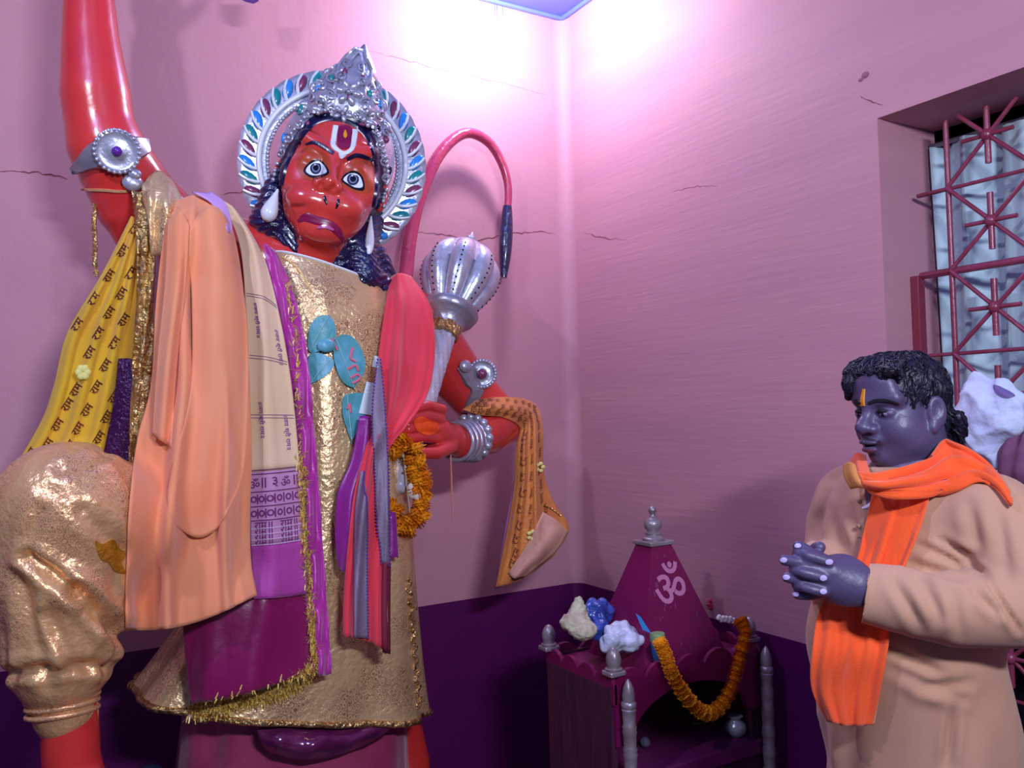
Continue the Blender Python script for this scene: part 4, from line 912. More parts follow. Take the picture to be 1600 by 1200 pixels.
# printed yellow cloth over the lower arm
YA = drape([[(722, 640, .42), (735, 632, .42), (742, 626, .40)], [(750, 648, .44), (762, 636, .45), (775, 621, .40)], [(785, 652, .42), (800, 640, .42), (812, 622, .36)], [(812, 668, .38), (826, 652, .38), (838, 634, .33)], [(806, 700, .38), (828, 690, .40), (848, 672, .36)],
            [(804, 755, .38), (828, 760, .41), (850, 740, .38)], [(794, 820, .38), (824, 830, .42), (866, 785, .40)], [(782, 880, .38), (822, 880, .42), (889, 826, .42)], [(774, 918, .38), (815, 905, .40), (866, 868, .40)]], W, 30, 70, ((.010, 2.2, .3, .3, .35), (.004, 5, 1, .2, .2)), [T_body], rough=.006)
o = YA.obj('gold_stole', mat('orange_gold_print_cloth', (218, 136, 50), .6, .2, (202, 112, 60), 9, .25, 120, sheen=.2)); tag(o, 'orange gold printed stole hung over the statue\'s bent forearm', 'stole'); BASE[o.name] = Matrix(); mb = MB()
for k in range(20):
    for u in (.25, .55, .82):
        mb = MB(); stamp(mb, YA, 'राम', u+.03*(k % 2), .06+.045*k, .016, math.radians(80 if k > 7 else 30), .004); mb.obj('printed_word', mat('brown_print', (120, 60, 30), .8), o, False)
lv = drape([[(812, 690, .36), (816, 690, .37), (820, 692, .36)], [(806, 740, .36), (812, 742, .38), (818, 744, .37)], [(794, 800, .36), (804, 804, .39), (814, 806, .385)], [(782, 870, .36), (796, 872, .395), (808, 874, .39)], [(773, 920, .36), (788, 915, .39), (800, 910, .385)]], W, 10, 36, ((.006, 1.2, 0, .3, 0),), []); lv.obj('lavender_lining', mat('lavender_lining_cloth', (176, 110, 170), .6), o)
T_ya = YA.bvh(); rv = drape([[(848, 800, .41), (868, 812, .43), (888, 831, .43)], [(826, 846, .42), (848, 852, .44), (868, 862, .43)], [(794, 896, .40), (804, 904, .42), (818, 902, .41)]], W, 14, 20, ((.005, 1, 0, .3, 0),), [T_ya], clear=.005); rv.obj('reverse_fold', mat('beige_pink_reverse', (206, 150, 128), .7, 0, (196, 136, 120), 9, .2, 120), o); b = MB()
for pts in ([(848, 790), (862, 796), (876, 806)], [(856, 812), (868, 832), (872, 846), (850, 856)]): b.tube([project(x, y, [T_ya], .004, lambda a, c: W(a, c, .42)) for x, y in catmull(pts, 16)], .0035, 6)
b.obj('foil_edging', m_foil, o)
for px, py in ((840, 730), (830, 836)):
    b = MB(); p = project(px, py, [T_ya], .006, lambda a, c: W(a, c, .42))
    for k in range(5): t = k*1.26; b.ball(p+np.array([.012*math.cos(t), -.004, .012*math.sin(t)]), (.009, .003, .006), nu=7, nv=5)
    b.obj('yellow_flower', mat('pale_yellow_petal', (232, 224, 130), .6), o)

# ------------------------------------------------------------------ silver mace in the lower hand
g0, g1 = W(622, 768, .57), W(740, 358, .30); ga = nrm(g1-g0); GL = np.linalg.norm(g1-g0); gs = mpp(W(700, 480, .4))
mc = thing('silver_mace', 'silver mace with lobed pumpkin head held upright in the statue\'s lower hand', 'mace', g0)
def gt(px, py):      # position along the axis of the photo point
    best = min(np.linspace(0, 1.1, 400), key=lambda t: sum((a-b_)**2 for a, b_ in zip(((lambda r: (800+F*(r@RT)/(r@FW), 600-F*(r@UP)/(r@FW)))(g0+ga*GL*t-CAM)), (px, py)))); return best*GL
tc_, tt, th_ = gt(702, 488), gt(732, 385), gt(690, 525)
b = MB(); b.lathe(g0, ga, [(t, (16+4*t/th_)*gs) for t in np.linspace(gt(640, 700), th_+.01, 60)], 36, None, 9, .22, 14); b.obj('handle', mat('pearl_silver_paint', (206, 200, 214), .3, .3), mc)
b = MB(); b.lathe(g0, ga, [(-.004, 3*gs), (0, 9*gs), (.012, 12*gs), (.02, 9*gs), (.03, 14*gs), (.05, 17*gs), (.065, 20*gs), (.10, 21*gs), (gt(640, 700)+.02, 15*gs)], 20); b.obj('pommel', mat('pearl_silver_paint', (206, 200, 214), .3, .3), mc)
b = MB(); b.lathe(g0, ga, [(th_, 19*gs), (th_+.01, 24*gs), (th_+.035, 26*gs), (tc_-.03, 30*gs), (tc_-.02, 41*gs), (tc_, 46*gs), (tc_+.01, 44*gs), (tc_+.014, 34*gs)], 32); b.obj('collar', m_silver2, mc)
b = MB(); b.lathe(g0, ga, [(th_+.002, 24.5*gs), (th_+.02, 27*gs), (th_+.036, 27*gs)], 20, None, 7, .08); b.obj('foil_wrap', m_foil, mc)
hl = tt-tc_; pr = []
for k in range(31):
    s_ = k/30; r = 34+30*math.sin(math.pi/2*min(1, s_/.58)) if s_ < .58 else 64*math.sqrt(max(0, 1-((s_-.58)/.43)**2))
    pr.append((tc_+.004+hl*s_*.97, max(r, 4)*gs))
sidev = nrm(np.cross(ga, FW))
b = MB(); b.lathe(g0, ga, pr, 128, sidev, 8, .26, 0, True); b.obj('lobed_head', m_silver, mc)
b = MB(); b.lathe(g0, ga, [(tt-hl*.45, 54*gs), (tt-hl*.3, 52*gs), (tt-hl*.16, 45*gs), (tt-hl*.06, 33*gs), (tt-.0, 22*gs), (tt+.004, 18*gs)], 32); b.obj('dome', m_silver, mc)
b = MB(); b.lathe(g0, ga, [(tt-.004, 22*gs), (tt+.006, 18*gs), (tt+.014, 9*gs), (tt+.022, 8*gs), (tt+.03, 10*gs), (tt+.045, 4*gs), (tt+.06, 1.5*gs)], 16); b.obj('tip', m_silver, mc)
b = MB(); A = nrm(sidev-ga*(sidev@ga)); B = np.cross(ga, A)
for k in range(8):
    th = 2*math.pi*(k)/8
    for j in range(3, 23, 2): t, r = pr[j]; b.ball(g0+ga*t+(A*math.cos(th)+B*math.sin(th))*(r+.0005), .0032, nu=6, nv=4)
ob = b.obj('rivet_dots', m_black, mc); ob['kind'] = 'stuff'

# ------------------------------------------------------------------ marigold garlands
m_mar = mat('marigold_petals', (222, 130, 8), .75, 0, (240, 160, 20), 60, .5, 120, .2)
m_mar2 = mat('deep_marigold_petals', (206, 104, 6), .75, 0, (226, 132, 14), 60, .5, 120, .2)
def marigold_mesh(name, r, m, flat=.75):
    """a ruffled pompom: rings of small petals on a core"""
    b = MB(); b.ball((0, 0, 0), (r*.7, r*.7, r*.6*flat), nu=8, nv=6); rr = random.Random(3)
    for ring_, (ph, n) in enumerate(((.25, 5), (.7, 9), (1.15, 12), (1.6, 12), (2.1, 10))):
        for k in range(n):
            th = 2*math.pi*(k+.5*(ring_ % 2))/n+rr.uniform(-.1, .1); d = np.array([math.sin(ph)*math.cos(th), math.sin(ph)*math.sin(th), math.cos(ph)*flat]); s_ = nrm(np.cross(d, (0, 0, 1.))+1e-6); u_ = np.cross(s_, nrm(d)); q = rr.uniform(.9, 1.08)
            b.add([d*r*.6-s_*r*.10, d*r*.6+s_*r*.10, d*r*q+s_*r*.21+u_*r*.05, d*r*(q+.05), d*r*q-s_*r*.21+u_*r*.05], [(0, 1, 2, 3, 4)])
    me = mesh_from(name, b.v, b.f, False); me.materials.append(m); return me
def garland(name, label, pts, r, me_list, cam_face=True):
    t = thing(name, label, 'garland', pts[len(pts)//2])
    b = MB(); b.tube(pts, .0015, 5); b.obj('string', mat('garland_thread', (200, 190, 150), .8), t)
    for i, p in enumerate(pts):
        tg = nrm(pts[min(i+1, len(pts)-1)]-pts[max(i-1, 0)]); o = obj('flower', me_list[i % len(me_list)], None, t)
        z = Vector(tg); q = z.to_track_quat('Z', 'Y'); o.matrix_basis = Matrix.Translation(Vector(p)) @ q.to_matrix().to_4x4() @ Matrix.Rotation(random.random()*6.28, 4, 'Z') @ Matrix.Scale(random.uniform(.88, 1.1), 4)
    return t
gp = [(628, 684), (618, 694), (614, 706), (634, 692), (646, 702), (640, 716), (652, 712), (656, 726), (644, 732), (660, 740), (652, 750), (664, 756), (658, 768), (646, 764), (662, 776), (664, 788), (656, 796), (648, 800), (660, 804), (652, 814), (640, 828), (642, 818), (634, 702), (622, 700), (646, 740), (662, 748), (654, 784), (666, 770), (636, 812), (630, 828), (622, 822), (616, 814), (612, 802), (618, 796), (608, 790)]
pts = []
for x, y in gp:
    p = project(x, y, [T_tun, T_body, T_hand, T_co], .016, lambda a, c: W(a, c, .60)); b0 = W(x, y, .60); pts.append(p if np.linalg.norm(p-CAM) < np.linalg.norm(b0-CAM) else b0)
garland('marigold_garland', 'short orange marigold garland looped at the statue\'s hand below the mace', pts, .02, [marigold_mesh('flower', .025, m_mar), marigold_mesh('flower', .023, m_mar2)])
b = MB(); pw = W(644, 768, .60); b.ball(pw, (.014, .012, .02)); b.ball(pw+np.array([.012, -.004, -.012]), (.012, .008, .012)); b.ball(pw+np.array([-.006, -.004, .012]), (.009, .006, .012)); ob = b.obj('white_flower', mat('cream_petal', (226, 210, 196), .6)); tag(ob, 'small cream flower caught in the garland at the hand', 'flower')

b = MB(); q0 = [W(368, -30, .25), W(410, -30, .25), W(404, 2, .25), W(396, 6, .25), (W(384, 3, .25)), W(374, -2, .25)]
b.plate(q0, CAM-q0[0], .004); ob = b.obj('bunting_tip', mat('purple_bunting_cloth', (92, 40, 120), .7), None, False); tag(ob, 'purple bunting tip hanging at the top edge above the halo', 'bunting')
b = MB(); b.tube([W(368, -30, .25), W(368, -30, .25)+np.array([0, .05, .6])], .002, 6); b.tube([W(410, -30, .25), W(410, -30, .25)+np.array([0, .05, .6])], .002, 6); BASE[ob.name] = Matrix(); b.obj('bunting_string', m_white, ob)
# ------------------------------------------------------------------ small wooden shrine in the corner
m_mag = mat('magenta_wood_paint', (122, 16, 74), .38, 0, (104, 10, 66), 7, .12, 30, .5)
m_wood = mat('dark_wood_panel', (58, 24, 52), .5, 0, (82, 34, 58), 5, .2, 40, .4, stretch=(12, 12, 1))
m_shelf = mat('lilac_shelf_paint', (128, 40, 104), .5, 0, (112, 30, 92), 6)
m_post = mat('aged_silver_paint', (168, 156, 164), .36, .45, (140, 120, 124), 14, .2, 50)
SX0, SX1, SYF, SYB, SZR = -.598, -.088, -.995, -.69, .862
SH = thing('wooden_shrine', 'small magenta wooden shrine with pyramid roof and silver turned posts in the corner', 'shrine', ((SX0+SX1)/2, (SYF+SYB)/2, 0))
SZS = .588                                                # shelf level
b = MB(); b.box(((SX0+SX1)/2, (SYF+SYB)/2, SZS-.02), ((SX1-SX0)/2, (SYB-SYF)/2, .02)); b.obj('shelf', m_shelf, SH, False, .003)
b = MB(); b.box(((SX0+SX1)/2, SYB-.008, SZR/2), ((SX1-SX0)/2, .008, SZR/2-.02)); b.obj('back_panel', m_wood, SH, False)
for x in (SX0, SX1): b = MB(); b.box((x, (SYF+SYB)/2, SZR/2-.02), (.009, (SYB-SYF)/2-.008, SZR/2-.02)); b.obj('side_panel', m_wood, SH, False)
b = MB(); b.box(((SX0+SX1)/2, SYF+.012, SZS/2-.02), ((SX1-SX0)/2, .009, SZS/2-.02)); b.obj('front_panel', m_wood, SH, False)
b = MB(); b.box(((SX0+SX1)/2, (SYF+SYB)/2, SZR-.034), ((SX1-SX0)/2-.014, (SYB-SYF)/2-.016, .006)); b.obj('top_board', m_mag, SH, False)
def scallop_rail(p, q, humps, low, hi, arch=None, nm='scalloped_rail'):
    """a board from p to q (at its top line) with a scalloped upper edge and, if asked, an arched lower edge"""
    p = np.array(p, float); q = np.array(q, float); L = np.linalg.norm(q-p); d = (q-p)/L; n = np.cross(d, (0, 0, 1.)); pts = []; N = humps*10
    top = []
    for i in range(N+1):
        t = i/N; hgt = hi*abs(math.sin(math.pi*t*humps))**.6; top.append(p+d*L*t+np.array([0, 0, hgt]))
    bot = []
    for i in range(41):
        t = i/40; z = -low
        if arch: 
            a0, a1, rise = arch
            z = -low if t < a0 or t > a1 else -low+rise*math.sqrt(max(0, 1-(2*(t-a0)/(a1-a0)-1)**2))
        bot.append(p+d*L*t+np.array([0, 0, z]))
    # quads between matching stations
    vs = []; fs = []; K = 120
    def interp(A, t): x = t*(len(A)-1); i = min(int(x), len(A)-2); return A[i]*(1-x+i)+A[i+1]*(x-i)
    for i in range(K+1):
        a, c = interp(top, i/K), interp(bot, i/K); vs += [a, c, a-n*.012, c-n*.012]
    for i in range(K): k = 4*i; fs += [(k, k+4, k+5, k+1), (k+2, k+3, k+7, k+6), (k, k+2, k+6, k+4), (k+1, k+5, k+7, k+3)]
    fs += [(0, 1, 3, 2), (4*K, 4*K+2, 4*K+3, 4*K+1)]
    MB().add(vs, fs).obj(nm, m_mag, SH, False)
scallop_rail((SX0, SYF, SZR-.03), (SX1, SYF, SZR-.03), 5, .155, .034, (.10, .90, .115), 'arched_valance')
scallop_rail((SX0-.006, SYB, SZR-.03), (SX0-.006, SYF, SZR-.03), 4, .05, .03)
scallop_rail((SX1+.006, SYF, SZR-.03), (SX1+.006, SYB, SZR-.03), 4, .05, .03)
scallop_rail((SX1, SYB+.002, SZR-.03), (SX0, SYB+.002, SZR-.03), 5, .05, .034)
def acorn(x, y, z): 
    b = MB(); b.lathe((x, y, z), (0, 0, 1), [(0, .019), (.005, .022), (.008, .016), (.012, .017), (.021, .0195), (.034, .019), (.046, .015), (.055, .008), (.058, .002)], 18); return b
for x, y in ((SX0+.006, SYF+.01), (SX0, SYB-.006), (SX1-.004, SYF+.03), (SX1, SYB-.006)):
    k = acorn(x, y, SZR+.004).obj('acorn_knob', m_post, SH); b = MB(); b.box((x, y, SZR-.002), (.024, .021, .006)); b.obj('corner_plate', m_post, SH, False, .003)
def turned_post(x, y, zt):
    b = MB(); pr = [(0, .021), (zt-.40, .021)]
    for k in range(6): z = zt-.40+k*.055; pr += [(z, .020), (z+.008, .0225), (z+.014, .0185), (z+.042, .0205), (z+.050, .0225)]
    pr += [(zt-.072, .019), (zt-.068, .023), (zt-.058, .023), (zt-.054, .018), (zt-.040, .0195), (zt-.022, .016), (zt-.008, .009), (zt, .002)]
    pr = sorted(pr); b.lathe((x, y, 0), (0, 0, 1), [(z_, r_*.84) for z_, r_ in pr], 18); b.obj('turned_post', m_post, SH)
turned_post(SX0+.022, SYF-.026, SZR-.012); turned_post(SX1+.004, SYF-.022, SZR-.012)
# pyramid roof
pz0 = SZR-.03; cx, cy = -.332, -.845; hx, hy = .152, .122; pt = float(W(1022, 850, .845)[2])
tx, ty = .036, .034
vs = [(cx-hx, cy-hy, pz0), (cx+hx, cy-hy, pz0), (cx+hx, cy+hy, pz0), (cx-hx, cy+hy, pz0), (cx-tx, cy-ty, pt), (cx+tx, cy-ty, pt), (cx+tx, cy+ty, pt), (cx-tx, cy+ty, pt)]
roof = MB().add(vs, [(0, 1, 5, 4), (1, 2, 6, 5), (2, 3, 7, 6), (3, 0, 4, 7), (4, 5, 6, 7), (3, 2, 1, 0)]).obj('pyramid_roof', m_mag, SH, False); BASE['pyramid_roof'] = Matrix()
fl = Cloth(np.array([[np.array(vs[4]), np.array(vs[5])], [np.array(vs[0]), np.array(vs[1])]], float))
tv, tf = text_shape('ॐ'); c0 = W(1045, 910, .9); A, B = np.array(vs[0], float), np.array(vs[1], float); up_ = nrm((np.array(vs[4])+np.array(vs[5]))/2-(A+B)/2); rt_ = nrm(B-A); nn = nrm(np.cross(rt_, up_)); 
r = ray(1045, 910); t = ((A-CAM)@nn)/(r@nn); p0 = CAM+r*t
MB().add([p0+rt_*x*.104+up_*y*.112+nn*.0015*(1 if nn@(CAM-p0) > 0 else -1) for x, y in tv], tf).obj('om_symbol', mat('pale_pink_symbol_paint', (196, 120, 160), .5), roof, False)
b = MB()
for k in range(26):
    fx, fy = random.random(), random.random(); p = A+(B-A)*fx+(np.array(vs[4])+(np.array(vs[5])-np.array(vs[4]))*fx-A-(B-A)*fx)*fy; l = random.uniform(.002, .014)
    b.add([p+nn*.001, p+nn*.001+rt_*.0012, p+nn*.001+rt_*.001+up_*l, p+nn*.001+up_*l], [(0, 1, 2, 3)])
o = b.obj('paint_scratches', mat('scratch', (170, 110, 150), .7), roof, False); o['kind'] = 'stuff'
b = MB(); b.box((cx, cy, pt+.006), (.043, .041, .006)); b.obj('finial_cap', m_post, roof, False, .003)
b = MB(); b.lathe((cx, cy, pt+.012), (0, 0, 1), [(0, .030), (.006, .032), (.012, .022), (.016, .020), (.018, .024), (.022, .024), (.026, .016), (.034, .023), (.044, .0265), (.054, .024), (.062, .015), (.068, .009), (.076, .008), (.080, .011), (.086, .0125), (.092, .009), (.096, .002)], 20); b.obj('finial', m_post, roof)

# things on and in the shrine
TOPZ = SZR-.022
def lump(name, prims, m, label, cat, h=.0035, rough=.004, sc=90, group=None):
    pts = np.array([p for p, r in prims]); R = max(np.max(r) for _, r in prims); s_ = SDF(pts.min(0)-R-.02, pts.max(0)+R+.02, h)
    for p, r in prims: s_.ell(p, r, k=.02)
    v, q = s_.net(); n_ = normals(v, q); d = np.array([noise.noise(Vector(x*sc))+.6*noise.noise(Vector(x*sc*2.1)) for x in v]); v = v+n_*(d*rough)[:, None]
    o = obj(name, fast_mesh(name, v, q), m); tag(o, label, cat, group); BASE[o.name] = Matrix(); return o
w1 = lambda x, y, b_=.86: W(x, y, b_)
c = np.array([-.535, -.80, TOPZ])
def at(px, py, b_): return W(px, py, b_)
lump('cloth_bundle', [(at(899, 972, .84), (.042, .035, .026)), (at(912, 986, .87), (.036, .03, .024)), (at(904, 954, .83), (.022, .018, .024)), (at(904, 939, .83), (.008, .008, .014))], mat('cream_bundle_cloth', (206, 200, 168), .8, 0, (170, 150, 130), 30, .3, 80), 'cream knotted cloth bundle on the left corner of the shrine', 'bundle', rough=.004)
lump('blue_polythene', [(at(930, 965, .80), (.035, .03, .045)), (at(942, 955, .78), (.03, .025, .035)), (at(925, 950, .80), (.018, .016, .022)), (at(935, 985, .84), (.03, .025, .03))], mat('blue_polythene_film', (34, 52, 130), .16, 0, (52, 80, 170), 30, .5, 60, .7), 'crumpled dark blue polythene bag on the shrine between two bundles', 'bag', rough=.013, sc=28)
lump('white_polythene', [(at(972, 992, .90), (.045, .03, .028)), (at(985, 1005, .92), (.035, .025, .025)), (at(955, 1005, .92), (.03, .025, .028)), (at(960, 985, .88), (.03, .02, .02))], mat('pale_polythene_film', (176, 190, 206), .3, 0, (200, 196, 226), 40, .5, 60, .6), 'crumpled pale white polythene bag behind the front shrine knob', 'bag', rough=.014, sc=26)
b = MB(); pA, pB, pC, pD = at(993, 958, .972), at(1001, 964, .972), at(1018, 990, .972), at(1010, 985, .972); b.plate([pA, pB, pC, at(1004, 984, .972)], CAM-pA, .002); o = b.obj('blue_paper', mat('bright_blue_paper', (60, 140, 220), .5), None, False); tag(o, 'bright blue pointed paper strip standing by the green cap', 'paper')
jar = at(1027, 992, .955); zt = jar[2]-.012
cap = thing('capped_jar', 'small jar with green cap and blue band at the garland\'s end on the shrine', 'jar', (jar[0], jar[1], TOPZ))
b = MB(); b.lathe((jar[0], jar[1], TOPZ-.002), (0, 0, 1), [(0, .017), (.002, .019), (zt-TOPZ-.006, .019)], 20); b.obj('jar_body', mat('blue_jar', (50, 130, 190), .35), cap)
b = MB(); b.lathe((jar[0], jar[1], zt-.004), (0, 0, 1), [(0, .0205), (.003, .0215), (.016, .0215), (.021, .020), (.022, .004)], 24, None, 20, .05); b.obj('cap', mat('pale_green_cap', (128, 160, 110), .45), cap)
b = MB()
for k in range(16): t = k/15; p = at(1122+24*t, 966-1*math.sin(k*1.7)*3+3*t, .90); b.ball(p, (.007, .006, .006), nu=7, nv=5)
o = b.obj('jasmine_string', mat('white_petal', (226, 214, 214), .7)); tag(o, 'short string of tiny white flowers at the right garland end', 'garland')
b = MB(); p = at(1113, 944, .72)
for k in range(6): t = k*1.05; b.ball(p+np.array([.012*math.cos(t), 0, .012*math.sin(t)]), (.010, .005, .008), nu=7, nv=5)
o = b.obj('red_flower', mat('crimson_petal', (190, 30, 70), .6)); tag(o, 'small crimson flower behind the pyramid roof of the shrine', 'flower')
gl = catmull([at(1030, 1002, 1.02), at(1040, 1024, 1.025), at(1052, 1056, 1.03), at(1070, 1086, 1.03), at(1088, 1106, 1.03), at(1106, 1115, 1.03), at(1126, 1103, 1.03), at(1141, 1078, 1.03), at(1150, 1050, 1.03), at(1158, 1018, 1.025), at(1165, 988, 1.02), at(1158, 972, 1.0)], 46)
me1, me2 = marigold_mesh('flower', .020, m_mar, .5), marigold_mesh('flower', .0185, m_mar2, .5)
gt_ = garland('marigold_garland', 'long orange marigold garland hanging in a U across the shrine front', [np.array(p) for p in gl], .02, [me1, me2])
# pot, leaf and ball on the shelf
def on_shelf(px, py, lift=0.):
    b_ = .985
    while W(px, py, b_)[2] > SZS+lift and b_ > .72: b_ -= .004
    return W(px, py, b_)
pp = on_shelf(1150, 1151)
pot = thing('metal_pot', 'small round silver metal pot on the shrine shelf at right', 'pot', (pp[0], pp[1], SZS))
b = MB(); b.lathe((pp[0], pp[1], SZS), (0, 0, 1), [(0, .014), (.003, .018), (.012, .027), (.024, .0305), (.036, .027), (.044, .018), (.048, .015), (.053, .016), (.056, .021), (.058, .021), (.0575, .014)], 28); b.obj('pot_body', mat('grey_metal_pot', (176, 182, 186), .28, .35), pot)
b = MB(); ring((pp[0], pp[1], SZS+.0575), (0, 0, 1), .0205, .0018, b); b.obj('rim', mat('grey_metal_pot', (176, 182, 186), .28, .35), pot)
pl_ = on_shelf(1092, 1134)+np.array([0, 0, .006]); lf = [(-.02, 0), (-.008, .006), (.008, .005), (.022, -.002), (.008, -.006), (-.008, -.005)]
b = MB(); b.plate([pl_+np.array([x, -y*.9-x*.4, .003*math.cos(x*80)]) for x, y in lf], (0, 0, 1), .0015); o = b.obj('fallen_leaf', mat('yellow_green_leaf', (150, 170, 50), .5), None, False); tag(o, 'yellow green leaf lying on the shrine shelf', 'leaf')
b = MB(); pb = on_shelf(1008, 1160, .0145); b.ball((pb[0], pb[1], SZS+.0145), .0145, nu=14, nv=10); o = b.obj('prayer_ball', mat('grey_ball', (120, 112, 140), .6, 0, (100, 92, 120), 40, .3, 80)); tag(o, 'small grey ball on the shrine shelf behind the left post', 'ball')

# ------------------------------------------------------------------ bags hung on the window grille
m_bag = mat('white_woven_bag', (206, 214, 240), .5, 0, (190, 196, 232), 20, .5, 40, .4)
s_ = SDF(WR(1545, 655, 0)-.2, WR(1545, 655, 0)+.2, .0042)
w = lambda x, y, a=.045: WR(x, y, a)
for p, q, r1, r2 in (((1520, 650), (1560, 640), .042, .042), ((1540, 680), (1565, 660), .045, .04), ((1528, 610), (1545, 640), .03, .04), ((1545, 700), (1555, 725), .03, .012), ((1575, 620), (1570, 650), .028, .04)):
    s_.cone(w(*p), w(*q), r1, r2, .03, flat=((1, 0, 0), .75))
s_.cone(w(1522, 590), w(1528, 615), .010, .026, .02, flat=((1, 0, 0), .5)); s_.cone(w(1524, 586), w(1545, 606), .008, .018, .02, flat=((1, 0, 0), .5)); s_.cone(w(1572, 598), w(1594, 622), .008, .014, .02, flat=((1, 0, 0), .5)); s_.cone(w(1556, 604), w(1578, 598), .006, .008, .015)
v, q = s_.net(); v = relax(v, q, 1); n_ = normals(v, q); d = np.array([abs(noise.noise(Vector(x*17)))*1.3-.3+.15*noise.noise(Vector(x*70)) for x in v]); v = v-n_*(d*.014)[:, None]
o = obj('white_bag', fast_mesh('white_bag', v, q), m_bag); tag(o, 'bulging white plastic bag hung on the window grille behind the man', 'bag'); BASE[o.name] = Matrix(); T_bag = bvh(v, q)
decal_star([(1553, 602), (1562, 604), (1586, 618), (1570, 622), (1556, 614)], [T_bag], .0015, 20, 4, lambda a, c: WR(a, c, .06)).obj('open_mouth', mat('violet_bag_inside', (110, 90, 150), .6), o)
s_ = SDF(WR(1600, 700, 0)-.2, WR(1600, 700, 0)+.2, .006); s_.chain([w(1592, 672, .03), w(1588, 712, .035), w(1590, 742, .035)], [.012, .038, .04], .02); s_.cone(w(1620, 690), w(1622, 735), .03, .045, .03)
v, q = s_.net(); n_ = normals(v, q); d = np.sin(v[:, 1]*160+v[:, 2]*20)*.003; v = v+n_*d[:, None]
o = obj('mauve_bag', fast_mesh('mauve_bag', v, q), mat('mauve_cloth_bag', (138, 84, 116), .8, 0, (120, 70, 104), 12, .2, 90)); tag(o, 'pleated mauve cloth bag hanging below the white bag at the picture edge', 'bag')
# ------------------------------------------------------------------ the man with clasped hands
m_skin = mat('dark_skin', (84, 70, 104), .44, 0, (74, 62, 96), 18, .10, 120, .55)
m_kurta = mat('tan_cotton_kurta', (196, 148, 122), .85, 0, (188, 138, 112), 6, .12, 400, .2, sheen=.2, bdist=.002)
m_ochre = mat('bright_orange_cotton', (250, 96, 40), .8, 0, (244, 84, 34), 10, .35, 300, .2, sheen=.3, bdist=.003)
m_hair = mat('black_hair', (16, 14, 30), .42, 0, (30, 28, 52), 90, .8, 140, .5, stretch=(1, 1, .3), bdist=.006)
C0 = P(1420, 800, 1.6); C0[2] = 0
bf = nrm(OV(-.94, -.33)); bl = np.cross((0, 0, 1.), bf); BR = np.stack([bf, bl, np.array([0, 0, 1.])], 1)
def mb_(f, l, z): return C0+bf*f+bl*l+np.array([0, 0, z])
PE = thing('person', 'man in tan kurta and bright orange stole standing with clasped hands', 'person', (C0[0], C0[1], 0))
# head frame
hf = nrm(OV(-.93, -.36)); hl = np.cross((0, 0, 1.), hf); tl = math.radians(4); hz = nrm(np.array([0, 0, 1.])*math.cos(tl)+hf*math.sin(tl)); hf = np.cross(hl, hz); MR_ = np.stack([hl, hf, hz], 1)
HC_ = P(1407, 636, 1.60); hS = .9
def mh(x, y, z): return HC_+hS*(hl*x+hf*y+hz*z)
hd = SDF(HC_-np.array([.17, .17, .22]), HC_+np.array([.17, .17, .16]), .0028)
def me_(c, r, k=.012, op='add', R=MR_): hd.ell(mh(*c), np.array(r)*hS, R, k*hS, op)
me_((0, -.012, .030), (.074, .092, .076)); me_((0, .020, -.03), (.066, .068, .084), .02)
for s in (-1, 1):
    me_((s*.036, .038, -.042), (.034, .040, .038), .02); me_((s*.044, .012, -.072), (.030, .04, .034), .02)
me_((0, .030, -.088), (.046, .046, .032), .02); me_((0, .064, -.096), (.022, .018, .018), .015); me_((0, .0, -.108), (.052, .055, .034), .02)
hd.chain([mh(-.05, .062, .022), mh(0, .082, .018), mh(.05, .062, .022)], [.013, .014, .013], .014)
me_((0, .066, .05), (.052, .024, .036), .02)
for s in (-1, 1): me_((s*.033, .096, -.004), (.021, .022, .012), .010, 'sub')
for s in (-1, 1): me_((s*.033, .070, -.006), (.018, .014, .011), .006)
hd.chain([mh(0, .082, .012), mh(0, .094, -.014), mh(0, .106, -.032)], [.0085, .0100, .0135], .010)
for s in (-1, 1): me_((s*.015, .094, -.037), (.0105, .011, .0095), .007); me_((s*.008, .100, -.0475), (.0045, .007, .004), .003, 'sub')
me_((0, .084, -.058), (.026, .014, .012), .012)
me_((0, .096, -.0635), (.023, .010, .0065), .004); me_((0, .093, -.0785), (.020, .010, .0075), .004)
me_((0, .108, -.0705), (.024, .014, .0024), .003, 'sub')
for s in (-1, 1):
    Re = MR_@np.array([[math.cos(.35*s), -math.sin(.35*s), 0], [math.sin(.35*s), math.cos(.35*s), 0], [0, 0, 1]])
    me_((s*.078, -.014, -.012), (.009, .020, .034), .006, 'add', Re); me_((s*.087, -.010, -.004), (.007, .011, .019), .003, 'sub', Re); me_((s*.085, -.004, -.016), (.005, .006, .010), .003, 'sub', Re); me_((s*.078, -.004, -.042), (.007, .010, .012), .006)
hd.chain([mh(0, -.02, -.06), mh(0, -.03, -.15), mh(0, -.03, -.21)], [.060, .060, .066], .02)
v1, q1 = hd.net(); v1 = relax(v1, q1, 1); T_mh = bvh(v1, q1)
